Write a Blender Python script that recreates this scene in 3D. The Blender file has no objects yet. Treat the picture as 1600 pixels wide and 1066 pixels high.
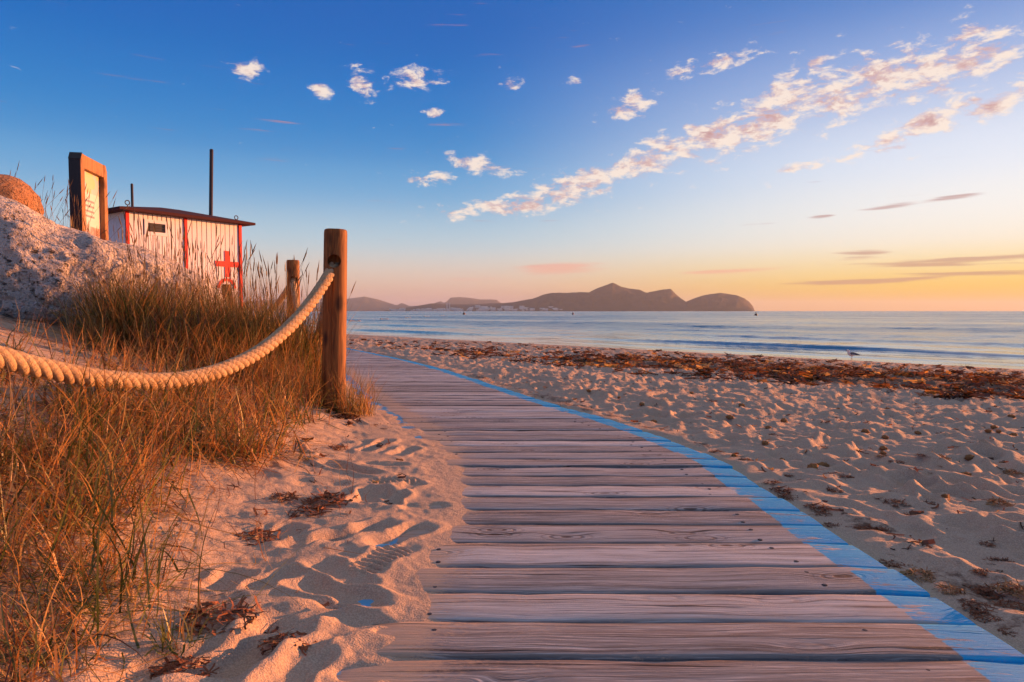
import bpy, bmesh, math, random
import numpy as np
from mathutils import Vector, Matrix, noise as mnoise

sc = bpy.context.scene
col = sc.collection
R = math.radians
random.seed(7)
rng = np.random.default_rng(11)

# ------------------------------------------------------------------ camera
CAM_H, PITCH, FPX = 0.70, R(2.52), 1600 * 24 / 36
cam_d = bpy.data.cameras.new('camera')
cam_d.lens, cam_d.sensor_width = 24, 36
cam_d.clip_start, cam_d.clip_end = 0.05, 60000
cam = bpy.data.objects.new('camera', cam_d)
cam.location = (0, 0, CAM_H)
cam.rotation_euler = (R(90) - PITCH, 0, 0)
col.objects.link(cam)
sc.camera = cam

# ------------------------------------------------------------------ light
SUN_AZ, SUN_EL = R(60), R(4.1)          # azimuth clockwise from +Y (straight ahead), low morning sun
sun_d = bpy.data.lights.new('sun', 'SUN')
sun_d.energy, sun_d.angle, sun_d.color = 5.0, R(0.6), (1.0, 0.35, 0.115)
sun = bpy.data.objects.new('sun', sun_d)
SUNV = Vector((math.sin(SUN_AZ) * math.cos(SUN_EL), math.cos(SUN_AZ) * math.cos(SUN_EL), math.sin(SUN_EL)))
sun.rotation_euler = SUNV.to_track_quat('Z', 'Y').to_euler()
sun.location = SUNV * 50
col.objects.link(sun)

sc.render.engine = 'CYCLES'
sc.cycles.use_denoising = True
sc.cycles.use_adaptive_sampling = True
sc.cycles.adaptive_threshold = 0.02
sc.cycles.max_bounces = 6
sc.cycles.diffuse_bounces = 3
sc.cycles.glossy_bounces = 3
sc.cycles.volume_bounces = 0
sc.cycles.sample_clamp_indirect = 6
sc.view_settings.view_transform = 'Standard'
sc.view_settings.look = 'None'
sc.view_settings.gamma = 1
sc.view_settings.use_curve_mapping = False
sc.view_settings.exposure = 1.55


class NT:
    """small node-graph helper"""
    def __init__(s, nt):
        s.t = nt
        nt.nodes.clear()

    def n(s, typ, ins=None, **props):
        nd = s.t.nodes.new(typ)
        for k, v in props.items():
            setattr(nd, k, v)
        for k, v in (ins or {}).items():
            s.put(nd.inputs[k], v)
        return nd

    def put(s, sock, v):
        if isinstance(v, bpy.types.NodeSocket):
            s.t.links.new(v, sock)
        else:
            if sock.type == 'RGBA' and len(v) == 3:
                v = (*v, 1)
            sock.default_value = v

    def math(s, op, a, b=0.0, c=0.0, clamp=False):
        nd = s.n('ShaderNodeMath', {0: a, 1: b, 2: c}, operation=op)
        nd.use_clamp = clamp
        return nd.outputs[0]

    def vmath(s, op, a, b=(0, 0, 0), scale=None):
        nd = s.n('ShaderNodeVectorMath', {0: a, 1: b}, operation=op)
        if scale is not None:
            s.put(nd.inputs['Scale'], scale)
        return nd.outputs['Value'] if op in ('LENGTH', 'DOT_PRODUCT', 'DISTANCE') else nd.outputs[0]

    def comb(s, x, y, z=0.0):
        return s.n('ShaderNodeCombineXYZ', {0: x, 1: y, 2: z}).outputs[0]

    def sep(s, v):
        return s.n('ShaderNodeSeparateXYZ', {0: v}).outputs

    def noise(s, vec, scale=1.0, detail=4.0, rough=0.55, dist=0.0, dim='3D'):
        nd = s.n('ShaderNodeTexNoise', {'Scale': scale, 'Detail': detail, 'Roughness': rough, 'Distortion': dist}, noise_dimensions=dim)
        if vec is not None:
            s.put(nd.inputs['Vector'], vec)
        return nd.outputs[0]

    def voro(s, vec, scale=1.0, feature='F1', out=0):
        nd = s.n('ShaderNodeTexVoronoi', {'Scale': scale}, feature=feature)
        s.put(nd.inputs['Vector'], vec)
        return nd.outputs[out]

    def mapping(s, vec, loc=(0, 0, 0), rot=(0, 0, 0), scale=(1, 1, 1), typ='POINT'):
        return s.n('ShaderNodeMapping', {'Vector': vec, 'Location': loc, 'Rotation': rot, 'Scale': scale}, vector_type=typ).outputs[0]

    def ramp(s, fac, a, b, lo=0.0, hi=1.0, smooth=True):
        nd = s.n('ShaderNodeMapRange', {'Value': fac, 'From Min': a, 'From Max': b, 'To Min': lo, 'To Max': hi})
        nd.interpolation_type = 'SMOOTHSTEP' if smooth else 'LINEAR'
        nd.clamp = True
        return nd.outputs[0]

    def mix(s, fac, a, b, blend='MIX'):
        nd = s.n('ShaderNodeMix', data_type='RGBA', blend_type=blend)
        nd.clamp_factor = True
        s.put(nd.inputs[0], fac)
        s.put(nd.inputs[6], a)
        s.put(nd.inputs[7], b)
        return nd.outputs[2]

    def attr(s, name, out='Fac'):
        return s.n('ShaderNodeAttribute', attribute_name=name).outputs[out]

    def bump(s, h, strength=0.5, dist=0.01, normal=None):
        nd = s.n('ShaderNodeBump', {'Height': h, 'Strength': strength, 'Distance': dist})
        if normal is not None:
            s.put(nd.inputs['Normal'], normal)
        return nd.outputs[0]

    def coord(s, which='Object'):
        return s.n('ShaderNodeTexCoord').outputs[which]


def material(name):
    m = bpy.data.materials.new(name)
    m.use_nodes = True
    return m, NT(m.node_tree)


def finish(g, color, rough=0.8, normal=None, spec=0.3, **kw):
    p = g.n('ShaderNodeBsdfPrincipled', {'Base Color': color, 'Roughness': rough, 'Specular IOR Level': spec})
    if normal is not None:
        g.put(p.inputs['Normal'], normal)
    for k, v in kw.items():
        g.put(p.inputs[k.replace('_', ' ')], v)
    o = g.n('ShaderNodeOutputMaterial')
    g.t.links.new(p.outputs[0], o.inputs[0])
    return p


# ------------------------------------------------------------------ sky
def lin(c):
    return tuple((v / 255 / 12.92) if v / 255 <= .04045 else ((v / 255 + .055) / 1.055) ** 2.4 for v in c)


def sky_dir(px, py):
    """azimuth and elevation of a direction"""
    a, b = (px - 800) / FPX, (533 - py) / FPX
    v = Vector((a, math.cos(PITCH) + b * math.sin(PITCH), -math.sin(PITCH) + b * math.cos(PITCH))).normalized()
    return math.atan2(v.x, v.y), math.asin(v.z)


def build_world():
    w = bpy.data.worlds.new('World')
    sc.world = w
    w.use_nodes = True
    g = NT(w.node_tree)
    STR = 0.12                      # the sky below is set in display values; GAIN takes the exposure back out
    GAIN = 2 ** -sc.view_settings.exposure
    sky = g.n('ShaderNodeTexSky', sky_type='NISHITA')
    sky.sun_disc = False
    sky.sun_elevation = SUN_EL
    sky.sun_rotation = SUN_AZ
    sky.altitude = 0
    sky.air_density = 1.0
    sky.dust_density = 1.0
    sky.ozone_density = 2.0
    d = g.coord('Generated')
    dx, dy, dz = g.sep(d)
    az = g.math('ARCTAN2', dx, dy)
    el = g.math('ARCSINE', dz)

    def grad(stops):
        nd = g.n('ShaderNodeValToRGB', {0: g.math('DIVIDE', el, R(90))})
        cr = nd.color_ramp
        cr.interpolation = 'CARDINAL'
        while len(cr.elements) < len(stops):
            cr.elements.new(0.5)
        for e, (deg, c) in zip(cr.elements, stops):
            e.position = deg / 90
            e.color = (*lin(c), 1)
        return nd.outputs[0]
    away = grad([(0, (200, 160, 160)), (2.2, (228, 196, 176)), (5, (198, 212, 218)), (8.5, (138, 186, 222)), (12.4, (72, 150, 212)), (19.4, (0, 112, 196)), (28, (30, 108, 182)), (45, (136, 146, 170)), (90, (196, 186, 190))])
    tow = grad([(0, (255, 190, 20)), (2.2, (255, 214, 100)), (5, (255, 244, 222)), (9.4, (242, 246, 252)), (14, (204, 218, 244)), (21, (108, 150, 214)), (30, (70, 122, 188)), (45, (140, 148, 172)), (90, (196, 186, 190))])
    sh = (math.sin(SUN_AZ), math.cos(SUN_AZ), 0)
    hd = g.vmath('NORMALIZE', g.comb(dx, dy, 0.0))
    f = g.ramp(g.vmath('DOT_PRODUCT', hd, sh), 0.40, 0.97)
    own = g.mix(f, away, tow)
    base = g.mix(0.97, g.vmath('SCALE', sky.outputs[0], scale=GAIN), g.vmath('SCALE', own, scale=GAIN / STR))
    ae = g.comb(az, el)

    def blob(px, py, rx, ry, ang):
        a, e = sky_dir(px, py)
        q = g.mapping(ae, (a, e, 0), (0, 0, R(-ang)), (1.3 * rx / FPX, 1.35 * ry / FPX, 1), 'TEXTURE')
        return g.ramp(g.vmath('LENGTH', q), 0.0, 1.0, 1.0, 0.0)

    def field(lst):
        m = None
        for b in lst:
            v = blob(*b)
            m = v if m is None else g.math('MAXIMUM', m, v)
        return m
    m = field([(1205, 178, 175, 60, -24), (1335, 138, 165, 58, -16), (1480, 106, 150, 50, -12), (1100, 215, 130, 44, -24), (1010, 250, 130, 38, -20), (900, 290, 140, 36, -14), (800, 322, 190, 22, -6), (860, 308, 170, 30, -10),
               (1440, 196, 170, 26, -20), (1560, 160, 100, 22, -20), (1270, 97, 60, 16, -10), (1500, 60, 50, 18, -20)])
    m2 = field([(1110, 102, 110, 16, -8), (565, 130, 42, 28, 30), (650, 124, 70, 24, -5), (800, 131, 36, 14, -10), (675, 177, 28, 12, 0), (392, 106, 40, 20, 0), (745, 258, 90, 22, 15),
                (670, 280, 70, 16, 0), (985, 165, 80, 28, -10), (500, 145, 26, 20, 0), (900, 128, 22, 11, 0), (1250, 262, 60, 10, 0)])
    m = g.math('MAXIMUM', m, g.math('MULTIPLY', m2, 0.92))

    def dens(pt):
        return g.noise(g.mapping(pt, rot=(0, 0, R(-18)), scale=(26, 58, 1)), 1.0, 8.0, 0.67, 0.25)
    n0 = dens(ae)
    n1 = dens(g.vmath('ADD', ae, (0.016, -0.010, 0)))
    body = g.math('ADD', g.math('MULTIPLY', m, 0.295), n0)
    cov = g.ramp(body, 0.645, 0.82)
    thick = g.ramp(body, 0.76, 0.90)
    lit = g.ramp(g.math('SUBTRACT', n0, n1), -0.12, 0.10)
    ccol = g.mix(lit, lin((216, 178, 178)), lin((255, 236, 220)))
    dark = g.math('MULTIPLY', thick, g.math('SUBTRACT', 1.0, lit))
    ccol = g.mix(dark, ccol, lin((196, 146, 140)))
    # thin low bars of cloud towards the sunrise
    bm = field([(1570, 404, 150, 9, -1), (1500, 414, 190, 6, 1), (1350, 397, 60, 8, -3), (1380, 438, 200, 5, -2), (1560, 428, 160, 5, 1), (1480, 310, 60, 5, -5), (1390, 323, 65, 6, -5), (1290, 338, 30, 5, -5)])
    bn = g.noise(g.mapping(ae, scale=(7, 120, 1)), 1.0, 4.0, 0.55, 0.2)
    bcov = g.ramp(g.math('ADD', g.math('MULTIPLY', bm, 0.34), bn), 0.64, 0.84)
    pm = field([(880, 420, 110, 12, -2), (760, 436, 90, 6, 0), (1120, 425, 120, 5, -2)])
    pcov = g.ramp(g.math('ADD', g.math('MULTIPLY', pm, 0.45), bn), 0.66, 0.95)
    k = GAIN / STR
    c = g.mix(g.math('MULTIPLY', pcov, 0.6), base, g.vmath('SCALE', lin((248, 172, 150)), scale=k))
    c = g.mix(g.math('MULTIPLY', bcov, 0.62), c, g.vmath('SCALE', lin((176, 122, 118)), scale=k))
    c = g.mix(g.math('MULTIPLY', cov, 0.92), c, g.vmath('SCALE', ccol, scale=k))
    bg = g.n('ShaderNodeBackground', {'Color': c, 'Strength': STR})
    o = g.n('ShaderNodeOutputWorld')
    g.t.links.new(bg.outputs[0], o.inputs[0])
    w.cycles.sampling_method = 'MANUAL'
    w.cycles.sample_map_resolution = 512


build_world()


# ------------------------------------------------------------------ noise + object helpers
_perm = np.random.default_rng(3).permutation(512).astype(np.int64)
_perm = np.concatenate([_perm, _perm, _perm])
_ga = np.random.default_rng(4).uniform(0, 2 * np.pi, 512)
_gx, _gy = np.cos(_ga), np.sin(_ga)


def perlin(x, y, seed=0):
    x = np.asarray(x, float) + seed * 17.31
    y = np.asarray(y, float) + seed * 9.77
    xi, yi = np.floor(x).astype(np.int64), np.floor(y).astype(np.int64)
    xf, yf = x - xi, y - yi
    u, v = xf * xf * xf * (xf * (xf * 6 - 15) + 10), yf * yf * yf * (yf * (yf * 6 - 15) + 10)

    def gr(a, b, fx, fy):
        h = _perm[(_perm[a & 511] + (b & 511))] & 511
        return _gx[h] * fx + _gy[h] * fy
    n00, n10 = gr(xi, yi, xf, yf), gr(xi + 1, yi, xf - 1, yf)
    n01, n11 = gr(xi, yi + 1, xf, yf - 1), gr(xi + 1, yi + 1, xf - 1, yf - 1)
    a = n00 + u * (n10 - n00)
    b = n01 + u * (n11 - n01)
    return (a + v * (b - a)) * 1.5


def fbm(x, y, octv=4, seed=0, gain=0.5):
    s, a, f = 0, 1.0, 1.0
    for i in range(octv):
        s = s + a * perlin(x * f, y * f, seed + i)
        a *= gain
        f *= 2.03
    return s


def hash01(a, b, k):
    h = (a * 374761393 + b * 668265263 + k * 1274126177) & 0x7fffffff
    h = ((h ^ (h >> 13)) * 1103515245) & 0x7fffffff
    h = ((h ^ (h >> 15)) * 12345721) & 0x7fffffff
    return (h & 0xffff) / 65535.0


def sstep(a, b, x):
    t = np.clip((x - a) / (b - a), 0, 1)
    return t * t * (3 - 2 * t)


def mesh_from(name, verts, faces, mat=None, smooth=False, attrs=None):
    me = bpy.data.meshes.new(name)
    verts = np.asarray(verts, np.float32)
    if isinstance(faces, np.ndarray):
        k = faces.shape[1]
        me.vertices.add(len(verts))
        me.vertices.foreach_set('co', verts.ravel())
        me.loops.add(faces.size)
        me.loops.foreach_set('vertex_index', faces.astype(np.int32).ravel())
        me.polygons.add(len(faces))
        me.polygons.foreach_set('loop_start', np.arange(0, faces.size, k, dtype=np.int32))
        me.polygons.foreach_set('loop_total', np.full(len(faces), k, dtype=np.int32))
        me.update(calc_edges=True)
    else:
        me.from_pydata([tuple(v) for v in verts], [], faces)
        me.update()
    for an, av in (attrs or {}).items():
        av = np.asarray(av, np.float32)
        if av.ndim == 2:
            a = me.color_attributes.new(an, 'FLOAT_COLOR', 'POINT')
            if av.shape[1] == 3:
                av = np.hstack([av, np.ones((len(av), 1), np.float32)])
            a.data.foreach_set('color', av.ravel())
        else:
            a = me.attributes.new(an, 'FLOAT', 'POINT')
            a.data.foreach_set('value', av.ravel())
    me.polygons.foreach_set('use_smooth', np.full(len(me.polygons), smooth))
    if mat:
        me.materials.append(mat)
    me.validate()
    return me


def link(name, me, parent=None, loc=None):
    o = bpy.data.objects.new(name, me)
    col.objects.link(o)
    if parent:
        o.parent = parent
    if loc is not None:
        o.location = loc
    return o


def tag(o, label=None, cat=None, group=None, kind=None):
    if label:
        o['label'] = label
    if cat:
        o['category'] = cat
    if group:
        o['group'] = group
    if kind:
        o['kind'] = kind
    return o


def empty(name, loc, rz=0.0):
    o = bpy.data.objects.new(name, None)
    o.empty_display_size = 0.1
    o.location = loc
    o.rotation_euler = (0, 0, rz)
    col.objects.link(o)
    return o


def bm_obj(name, fn, mat, parent=None, smooth=False, bevel=0.0):
    bm = bmesh.new()
    fn(bm)
    if bevel:
        bmesh.ops.bevel(bm, geom=[e for e in bm.edges], offset=bevel, segments=1, affect='EDGES', profile=0.5)
    bmesh.ops.recalc_face_normals(bm, faces=bm.faces)
    me = bpy.data.meshes.new(name)
    bm.to_mesh(me)
    bm.free()
    me.polygons.foreach_set('use_smooth', np.full(len(me.polygons), smooth))
    me.materials.append(mat)
    return link(name, me, parent)


def box(bm, x0, x1, y0, y1, z0, z1):
    vs = [bm.verts.new((x, y, z)) for z in (z0, z1) for x, y in ((x0, y0), (x1, y0), (x1, y1), (x0, y1))]
    for f in ((0, 3, 2, 1), (4, 5, 6, 7), (0, 1, 5, 4), (1, 2, 6, 5), (2, 3, 7, 6), (3, 0, 4, 7)):
        bm.faces.new([vs[i] for i in f])


def lathe(bm, prof, n=16, cx=0, cy=0):
    rings = []
    for r, z in prof:
        rings.append([bm.verts.new((cx + r * math.cos(2 * math.pi * i / n), cy + r * math.sin(2 * math.pi * i / n), z)) for i in range(n)])
    for a, b in zip(rings, rings[1:]):
        for i in range(n):
            bm.faces.new((a[i], a[(i + 1) % n], b[(i + 1) % n], b[i]))
    bm.faces.new(rings[0][::-1])
    bm.faces.new(rings[-1])


def sweep(pts, rad, nside=8, closed_ends=True):
    """tube along pts; rad scalar or list -> verts, faces"""
    pts = np.asarray(pts, float)
    n = len(pts)
    rad = np.full(n, rad) if np.isscalar(rad) else np.asarray(rad)
    t = np.gradient(pts, axis=0)
    t /= np.linalg.norm(t, axis=1)[:, None] + 1e-12
    up = np.array([0, 0, 1.0])
    a = np.cross(t, up)
    bad = np.linalg.norm(a, axis=1) < 1e-3
    a[bad] = np.array([1, 0, 0])
    a /= np.linalg.norm(a, axis=1)[:, None]
    b = np.cross(a, t)
    ang = np.linspace(0, 2 * np.pi, nside, endpoint=False)
    v = pts[:, None, :] + rad[:, None, None] * (np.cos(ang)[None, :, None] * a[:, None, :] + np.sin(ang)[None, :, None] * b[:, None, :])
    i, j = np.meshgrid(np.arange(n - 1), np.arange(nside), indexing='ij')
    j2 = (j + 1) % nside
    f = np.stack([i * nside + j, i * nside + j2, (i + 1) * nside + j2, (i + 1) * nside + j], -1).reshape(-1, 4)
    return v.reshape(-1, 3), f


# ------------------------------------------------------------------ the lie of the land
SX, SY = 0.747, 0.664          # direction to the sea
SEA_Z = -0.95
WALK_W = 1.50


def z_beach(x, y):
    s = SX * x + SY * y
    t = np.maximum(0, (s - 2) / 22)
    return np.where(s < 26, -0.95 * t ** 1.3, np.maximum(-0.95 * (24 / 22) ** 1.3 - (s - 26) * 0.05, -5))


_WY = np.array([-60, -2, 1.4, 2.05, 2.94, 3.41, 4.06, 4.70, 5.37, 7.1, 8.75, 10.9, 15.2, 19.5, 24.0, 60.0])
_WX = np.array([1.06, 1.06, 1.045, 1.025, 1.006, .955, .80, .57, .30, -.27, -.82, -1.65, -3.6, -5.6, -7.8, -25.0])
_fy = np.linspace(-60, 60, 6001)
_fx = np.interp(_fy, _WY, _WX)
_k = np.hanning(31)
_k /= _k.sum()
_fx = np.convolve(np.pad(_fx, 15, mode='edge'), _k, mode='valid')


def walk_r(y):
    return np.interp(y, _fy, _fx)


_wz = z_beach(_fx - 0.7, _fy)
_wz = np.where(_fy < 0, 0, _wz)


def walk_z(y):
    return np.interp(y, _fy, _wz)


_DB = np.array([0, .25, .5, .75, 1.0, 1.5, 2.0, 2.5, 3.0, 3.5, 4.0, 6.0, 10.0, 30, 1000])
_DZ = np.array([.012, .035, .085, .15, .23, .38, .52, .66, .79, .90, .97, 1.05, 1.0, .7, .6])


def cover(y):
    """how far wind-blown sand reaches over the left plank ends"""
    return np.interp(y, [0, 1.2, 1.6, 2.0, 2.45, 2.9, 3.3, 3.7, 4.3, 4.9, 6, 30], [.20, .21, .23, .24, .28, .27, .23, .18, .12, .07, .04, .02])


def land(x, y):
    """smooth height of the ground, without footprints"""
    x, y = np.asarray(x, float), np.asarray(y, float)
    xr = walk_r(y)
    a, b = x - xr, (xr - WALK_W) - x
    zw = walk_z(y)
    zr = zw - 0.022 + (z_beach(x, y) - zw + 0.0) * sstep(0.0, 3.0, a)
    zl = zw + np.interp(b, _DB, _DZ)
    far = sstep(14, 40, y)
    zl = zl * (1 - far) + (z_beach(x, y) + 0.3 * sstep(2, 8, b)) * far
    w = -b                                           # distance in from the left plank ends
    zm = zw + np.clip((cover(y) - w) * 0.085, -0.10, 0.03)
    zl2 = np.where(y < 12, zw + np.clip((cover(y) - w) * 0.085, -0.045, 0.03), -99)
    z = np.where(a > 0, zr, np.where(b > 0, np.maximum(zl, zl2), zm))
    return z


def ray(px, py):
    a, b = (px - 800) / FPX, (533 - py) / FPX
    v = np.array([a, math.cos(PITCH) + b * math.sin(PITCH), -math.sin(PITCH) + b * math.cos(PITCH)])
    return v / v[1]


def at(px, py, d):
    v = ray(px, py) * d
    return Vector((v[0], v[1], v[2] + CAM_H))


_ys = np.exp(np.linspace(math.log(0.8), math.log(90), 6000))


def hit(px, py):
    v = ray(px, py)
    z = CAM_H + v[2] * _ys
    below = z < land(v[0] * _ys, _ys)
    i = int(np.argmax(below)) if below.any() else len(_ys) - 1
    return v[0] * _ys[i], _ys[i]


# explicit footprints on the sand bank: px, py, heading (deg from +Y, clockwise), length, width, depth, tread
PRINTS = []
for (px, py, hd, L, W, D, tread) in [
        (597, 873, 20, .27, .105, .012, 1), (617, 752, 60, .24, .10, .012, 1), (625, 838, 35, .26, .09, .03, 0), (560, 830, 40, .28, .10, .035, 0),
        (548, 735, -60, .30, .10, .038, 0), (590, 695, 10, .34, .09, .035, 0), (632, 705, 15, .24, .10, .025, 0), (578, 775, 5, .2, .12, .035, 0),
        (612, 778, 5, .18, .1, .03, 0), (530, 895, -50, .22, .10, .016, 0), (528, 925, -70, .25, .1, .03, 0), (395, 1010, 20, .30, .13, .035, 0),
        (470, 960, 60, .22, .10, .02, 0), (520, 985, 40, .2, .09, .015, 0), (500, 840, 45, .22, .1, .028, 0), (520, 690, 40, .22, .08, .025, 0),
        (465, 700, -40, .2, .09, .02, 0), (560, 660, -30, .2, .08, .018, 0), (650, 660, 20, .2, .08, .01, 0), (355, 905, 10, .14, .1, .02, 0),
        (430, 905, 30, .16, .08, .02, 0), (300, 1030, 60, .3, .14, .03, 0), (465, 1045, 10, .2, .1, .02, 0), (600, 725, 80, .2, .08, .02, 0),
        (640, 760, 30, .16, .08, .02, 0), (660, 790, 70, .18, .08, .012, 0), (500, 760, 70, .2, .1, .022, 0), (440, 830, 20, .16, .1, .02, 0)]:
    x, y = hit(px, py)
    PRINTS.append((x, y, R(hd), L, W, D, tread))


def stamp_cells(x, y, cell, L, W, A, seed, prob=1.0):
    """trodden sand: one elongated pit with a soft rim in each cell of a jittered grid"""
    z = np.zeros_like(x)
    ci, cj = np.floor(x / cell).astype(np.int64), np.floor(y / cell).astype(np.int64)
    for di in (-1, 0, 1):
        for dj in (-1, 0, 1):
            i, j = ci + di, cj + dj
            cx = (i + hash01(i, j, seed)) * cell
            cy = (j + hash01(i, j, seed + 1)) * cell
            an = hash01(i, j, seed + 2) * np.pi * 2
            k = 0.6 + 0.8 * hash01(i, j, seed + 3)
            on = hash01(i, j, seed + 4) < prob
            u = (x - cx) * np.cos(an) + (y - cy) * np.sin(an)
            v = -(x - cx) * np.sin(an) + (y - cy) * np.cos(an)
            q = np.sqrt((u / (L * k)) ** 2 + (v / (W * k)) ** 2)
            h = -np.clip(1 - q * q, 0, 1) ** 1.2 + 0.55 * np.exp(-((q - 1.25) / 0.28) ** 2)
            z += np.where(on, h * A * k, 0)
    return z


def relief(x, y):
    """bumps, footprints and ripples added to land()"""
    xr = walk_r(y)
    a, b = x - xr, (xr - WALK_W) - x
    wx, wy = x + 0.06 * perlin(x * 4, y * 4, 41), y + 0.06 * perlin(x * 4, y * 4, 42)
    beach = stamp_cells(wx, wy, 0.30, .14, .075, .020, 5, .9) + stamp_cells(wx, wy, 0.21, .085, .05, .013, 21, .8)
    beach += stamp_cells(wx, wy, 0.15, .058, .034, .0075, 61, .75)
    beach += 0.020 * fbm(x * 2.1, y * 2.1, 3, 50) + 0.009 * fbm(x * 8, y * 8, 3, 60, .6) + 0.03 * perlin(x * .7, y * .7, 77)
    s = SX * x + SY * y
    amp = sstep(0.0, 0.22, a) * (0.45 + 0.55 * sstep(0.1, 0.6, a)) * 1.12 * (1 - sstep(19.5, 23, s))
    edge = 0.018 * np.exp(-((a - 0.10) / 0.09) ** 2) * (0.5 + perlin(y * 2.2, x * 0.3, 15))
    z = np.where(a > 0, beach * amp + edge, 0)
    lamp = sstep(-0.05, 0.35, b) * (1 - sstep(18, 24, s))
    bank = 0.014 * fbm(x * 1.9, y * 1.9, 3, 80) + 0.006 * fbm(x * 7, y * 7, 4, 90, .6) + 0.25 * stamp_cells(wx, wy, 0.33, .13, .08, .022, 35, .7) + 0.06 * perlin(x * .5, y * .5, 99) * sstep(0.8, 2.5, b)
    z = z + np.where(a <= 0, bank * lamp, 0)
    # thin wind-blown film on the plank ends
    film = np.exp(-((b + 0.08) / 0.16) ** 2) * (a < 0)
    z = z + film * (0.008 * fbm(x * 3.5, y * 3.5, 3, 30) + 0.004 * perlin(x * 14, y * 14, 33) + 0.002 * perlin(x * 40, y * 30, 34))
    for (px_, py_, rx, ry, dp) in DIPS:
        z = z - dp * np.exp(-(((x - px_) / rx) ** 2 + ((y - py_) / ry) ** 2))
    for (cx, cy, hd, L, W, D, tread) in PRINTS:
        sel = (abs(x - cx) < L * 1.2) & (abs(y - cy) < L * 1.2)
        if not sel.any():
            continue
        xs, ys = x[sel] - cx, y[sel] - cy
        u = xs * math.sin(hd) + ys * math.cos(hd)
        v = xs * math.cos(hd) - ys * math.sin(hd)
        wv = W / 2 * (1 - 0.22 * np.exp(-((u + 0.05 * L) / (0.18 * L)) ** 2))
        q = np.sqrt((u / (L / 2)) ** 4 + (v / wv) ** 4) ** 0.5
        D = D * 0.60
        h = -D * (1 - sstep(0.55, 1.1, q)) + 0.38 * D * np.exp(-((q - 1.22) / 0.22) ** 2)
        if tread:
            h += (1 - sstep(0.75, 0.95, q)) * 0.0075 * np.sin((u + 0.35 * abs(v)) * 2 * np.pi / 0.026)
        z[sel] += h
    return z


DIPS = []
for (px, py, rx, ry, dp) in [(548, 943, .06, .013, .045), (560, 1050, .035, .022, .04), (600, 972, .02, .012, .018), (640, 668, .06, .06, .012), (600, 985, .02, .012, .018)]:
    x, y = hit(px, py)
    DIPS.append((x, y, rx, ry, dp))


def ground_z(x, y):
    x, y = np.atleast_1d(np.asarray(x, float)), np.atleast_1d(np.asarray(y, float))
    return land(x, y) + relief(x, y)


# ------------------------------------------------------------------ materials
SAND = (0.50, 0.38, 0.285)


def make_sand():
    m, g = material('sand')
    c = g.coord('Object')
    big = g.noise(c, 1.3, 3, 0.6)
    fine = g.noise(c, 260, 2, 0.7)
    mid = g.noise(c, 28, 4, 0.65)
    colr = g.mix(big, (0.49, 0.355, 0.255), (0.59, 0.44, 0.325))
    colr = g.mix(g.ramp(fine, 0.35, 0.72), g.mix(0.5, colr, (0.27, 0.19, 0.14)), g.mix(0.25, colr, (0.72, 0.60, 0.47)))
    speck = g.ramp(g.voro(c, 75), 0.10, 0.05)
    speck = g.math('MULTIPLY', speck, g.ramp(g.noise(c, 9, 2), 0.50, 0.62))
    colr = g.mix(g.math('MULTIPLY', speck, 0.8), colr, (0.10, 0.055, 0.035))
    # dried seaweed crumbs trodden into the sand along the strand line
    lit = g.attr('litter')
    crumbs = g.math('ADD', g.math('MULTIPLY', g.noise(c, 5.5, 6, 0.72), 0.75), g.math('MULTIPLY', g.noise(c, 45, 3, 0.6), 0.35))
    lm = g.ramp(g.math('ADD', crumbs, g.math('MULTIPLY', lit, 0.42)), 0.72, 0.86)
    brown = g.mix(g.noise(c, 60, 2), (0.085, 0.045, 0.030), (0.24, 0.135, 0.085))
    colr = g.mix(g.math('MULTIPLY', lm, 0.9), colr, brown)
    h = g.math('ADD', g.math('MULTIPLY', fine, 0.35), g.math('MULTIPLY', mid, 1.0))
    h = g.math('ADD', h, g.math('MULTIPLY', lm, 0.5))
    finish(g, colr, 0.92, g.bump(h, 0.6, 0.014), 0.15)
    return m


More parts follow.
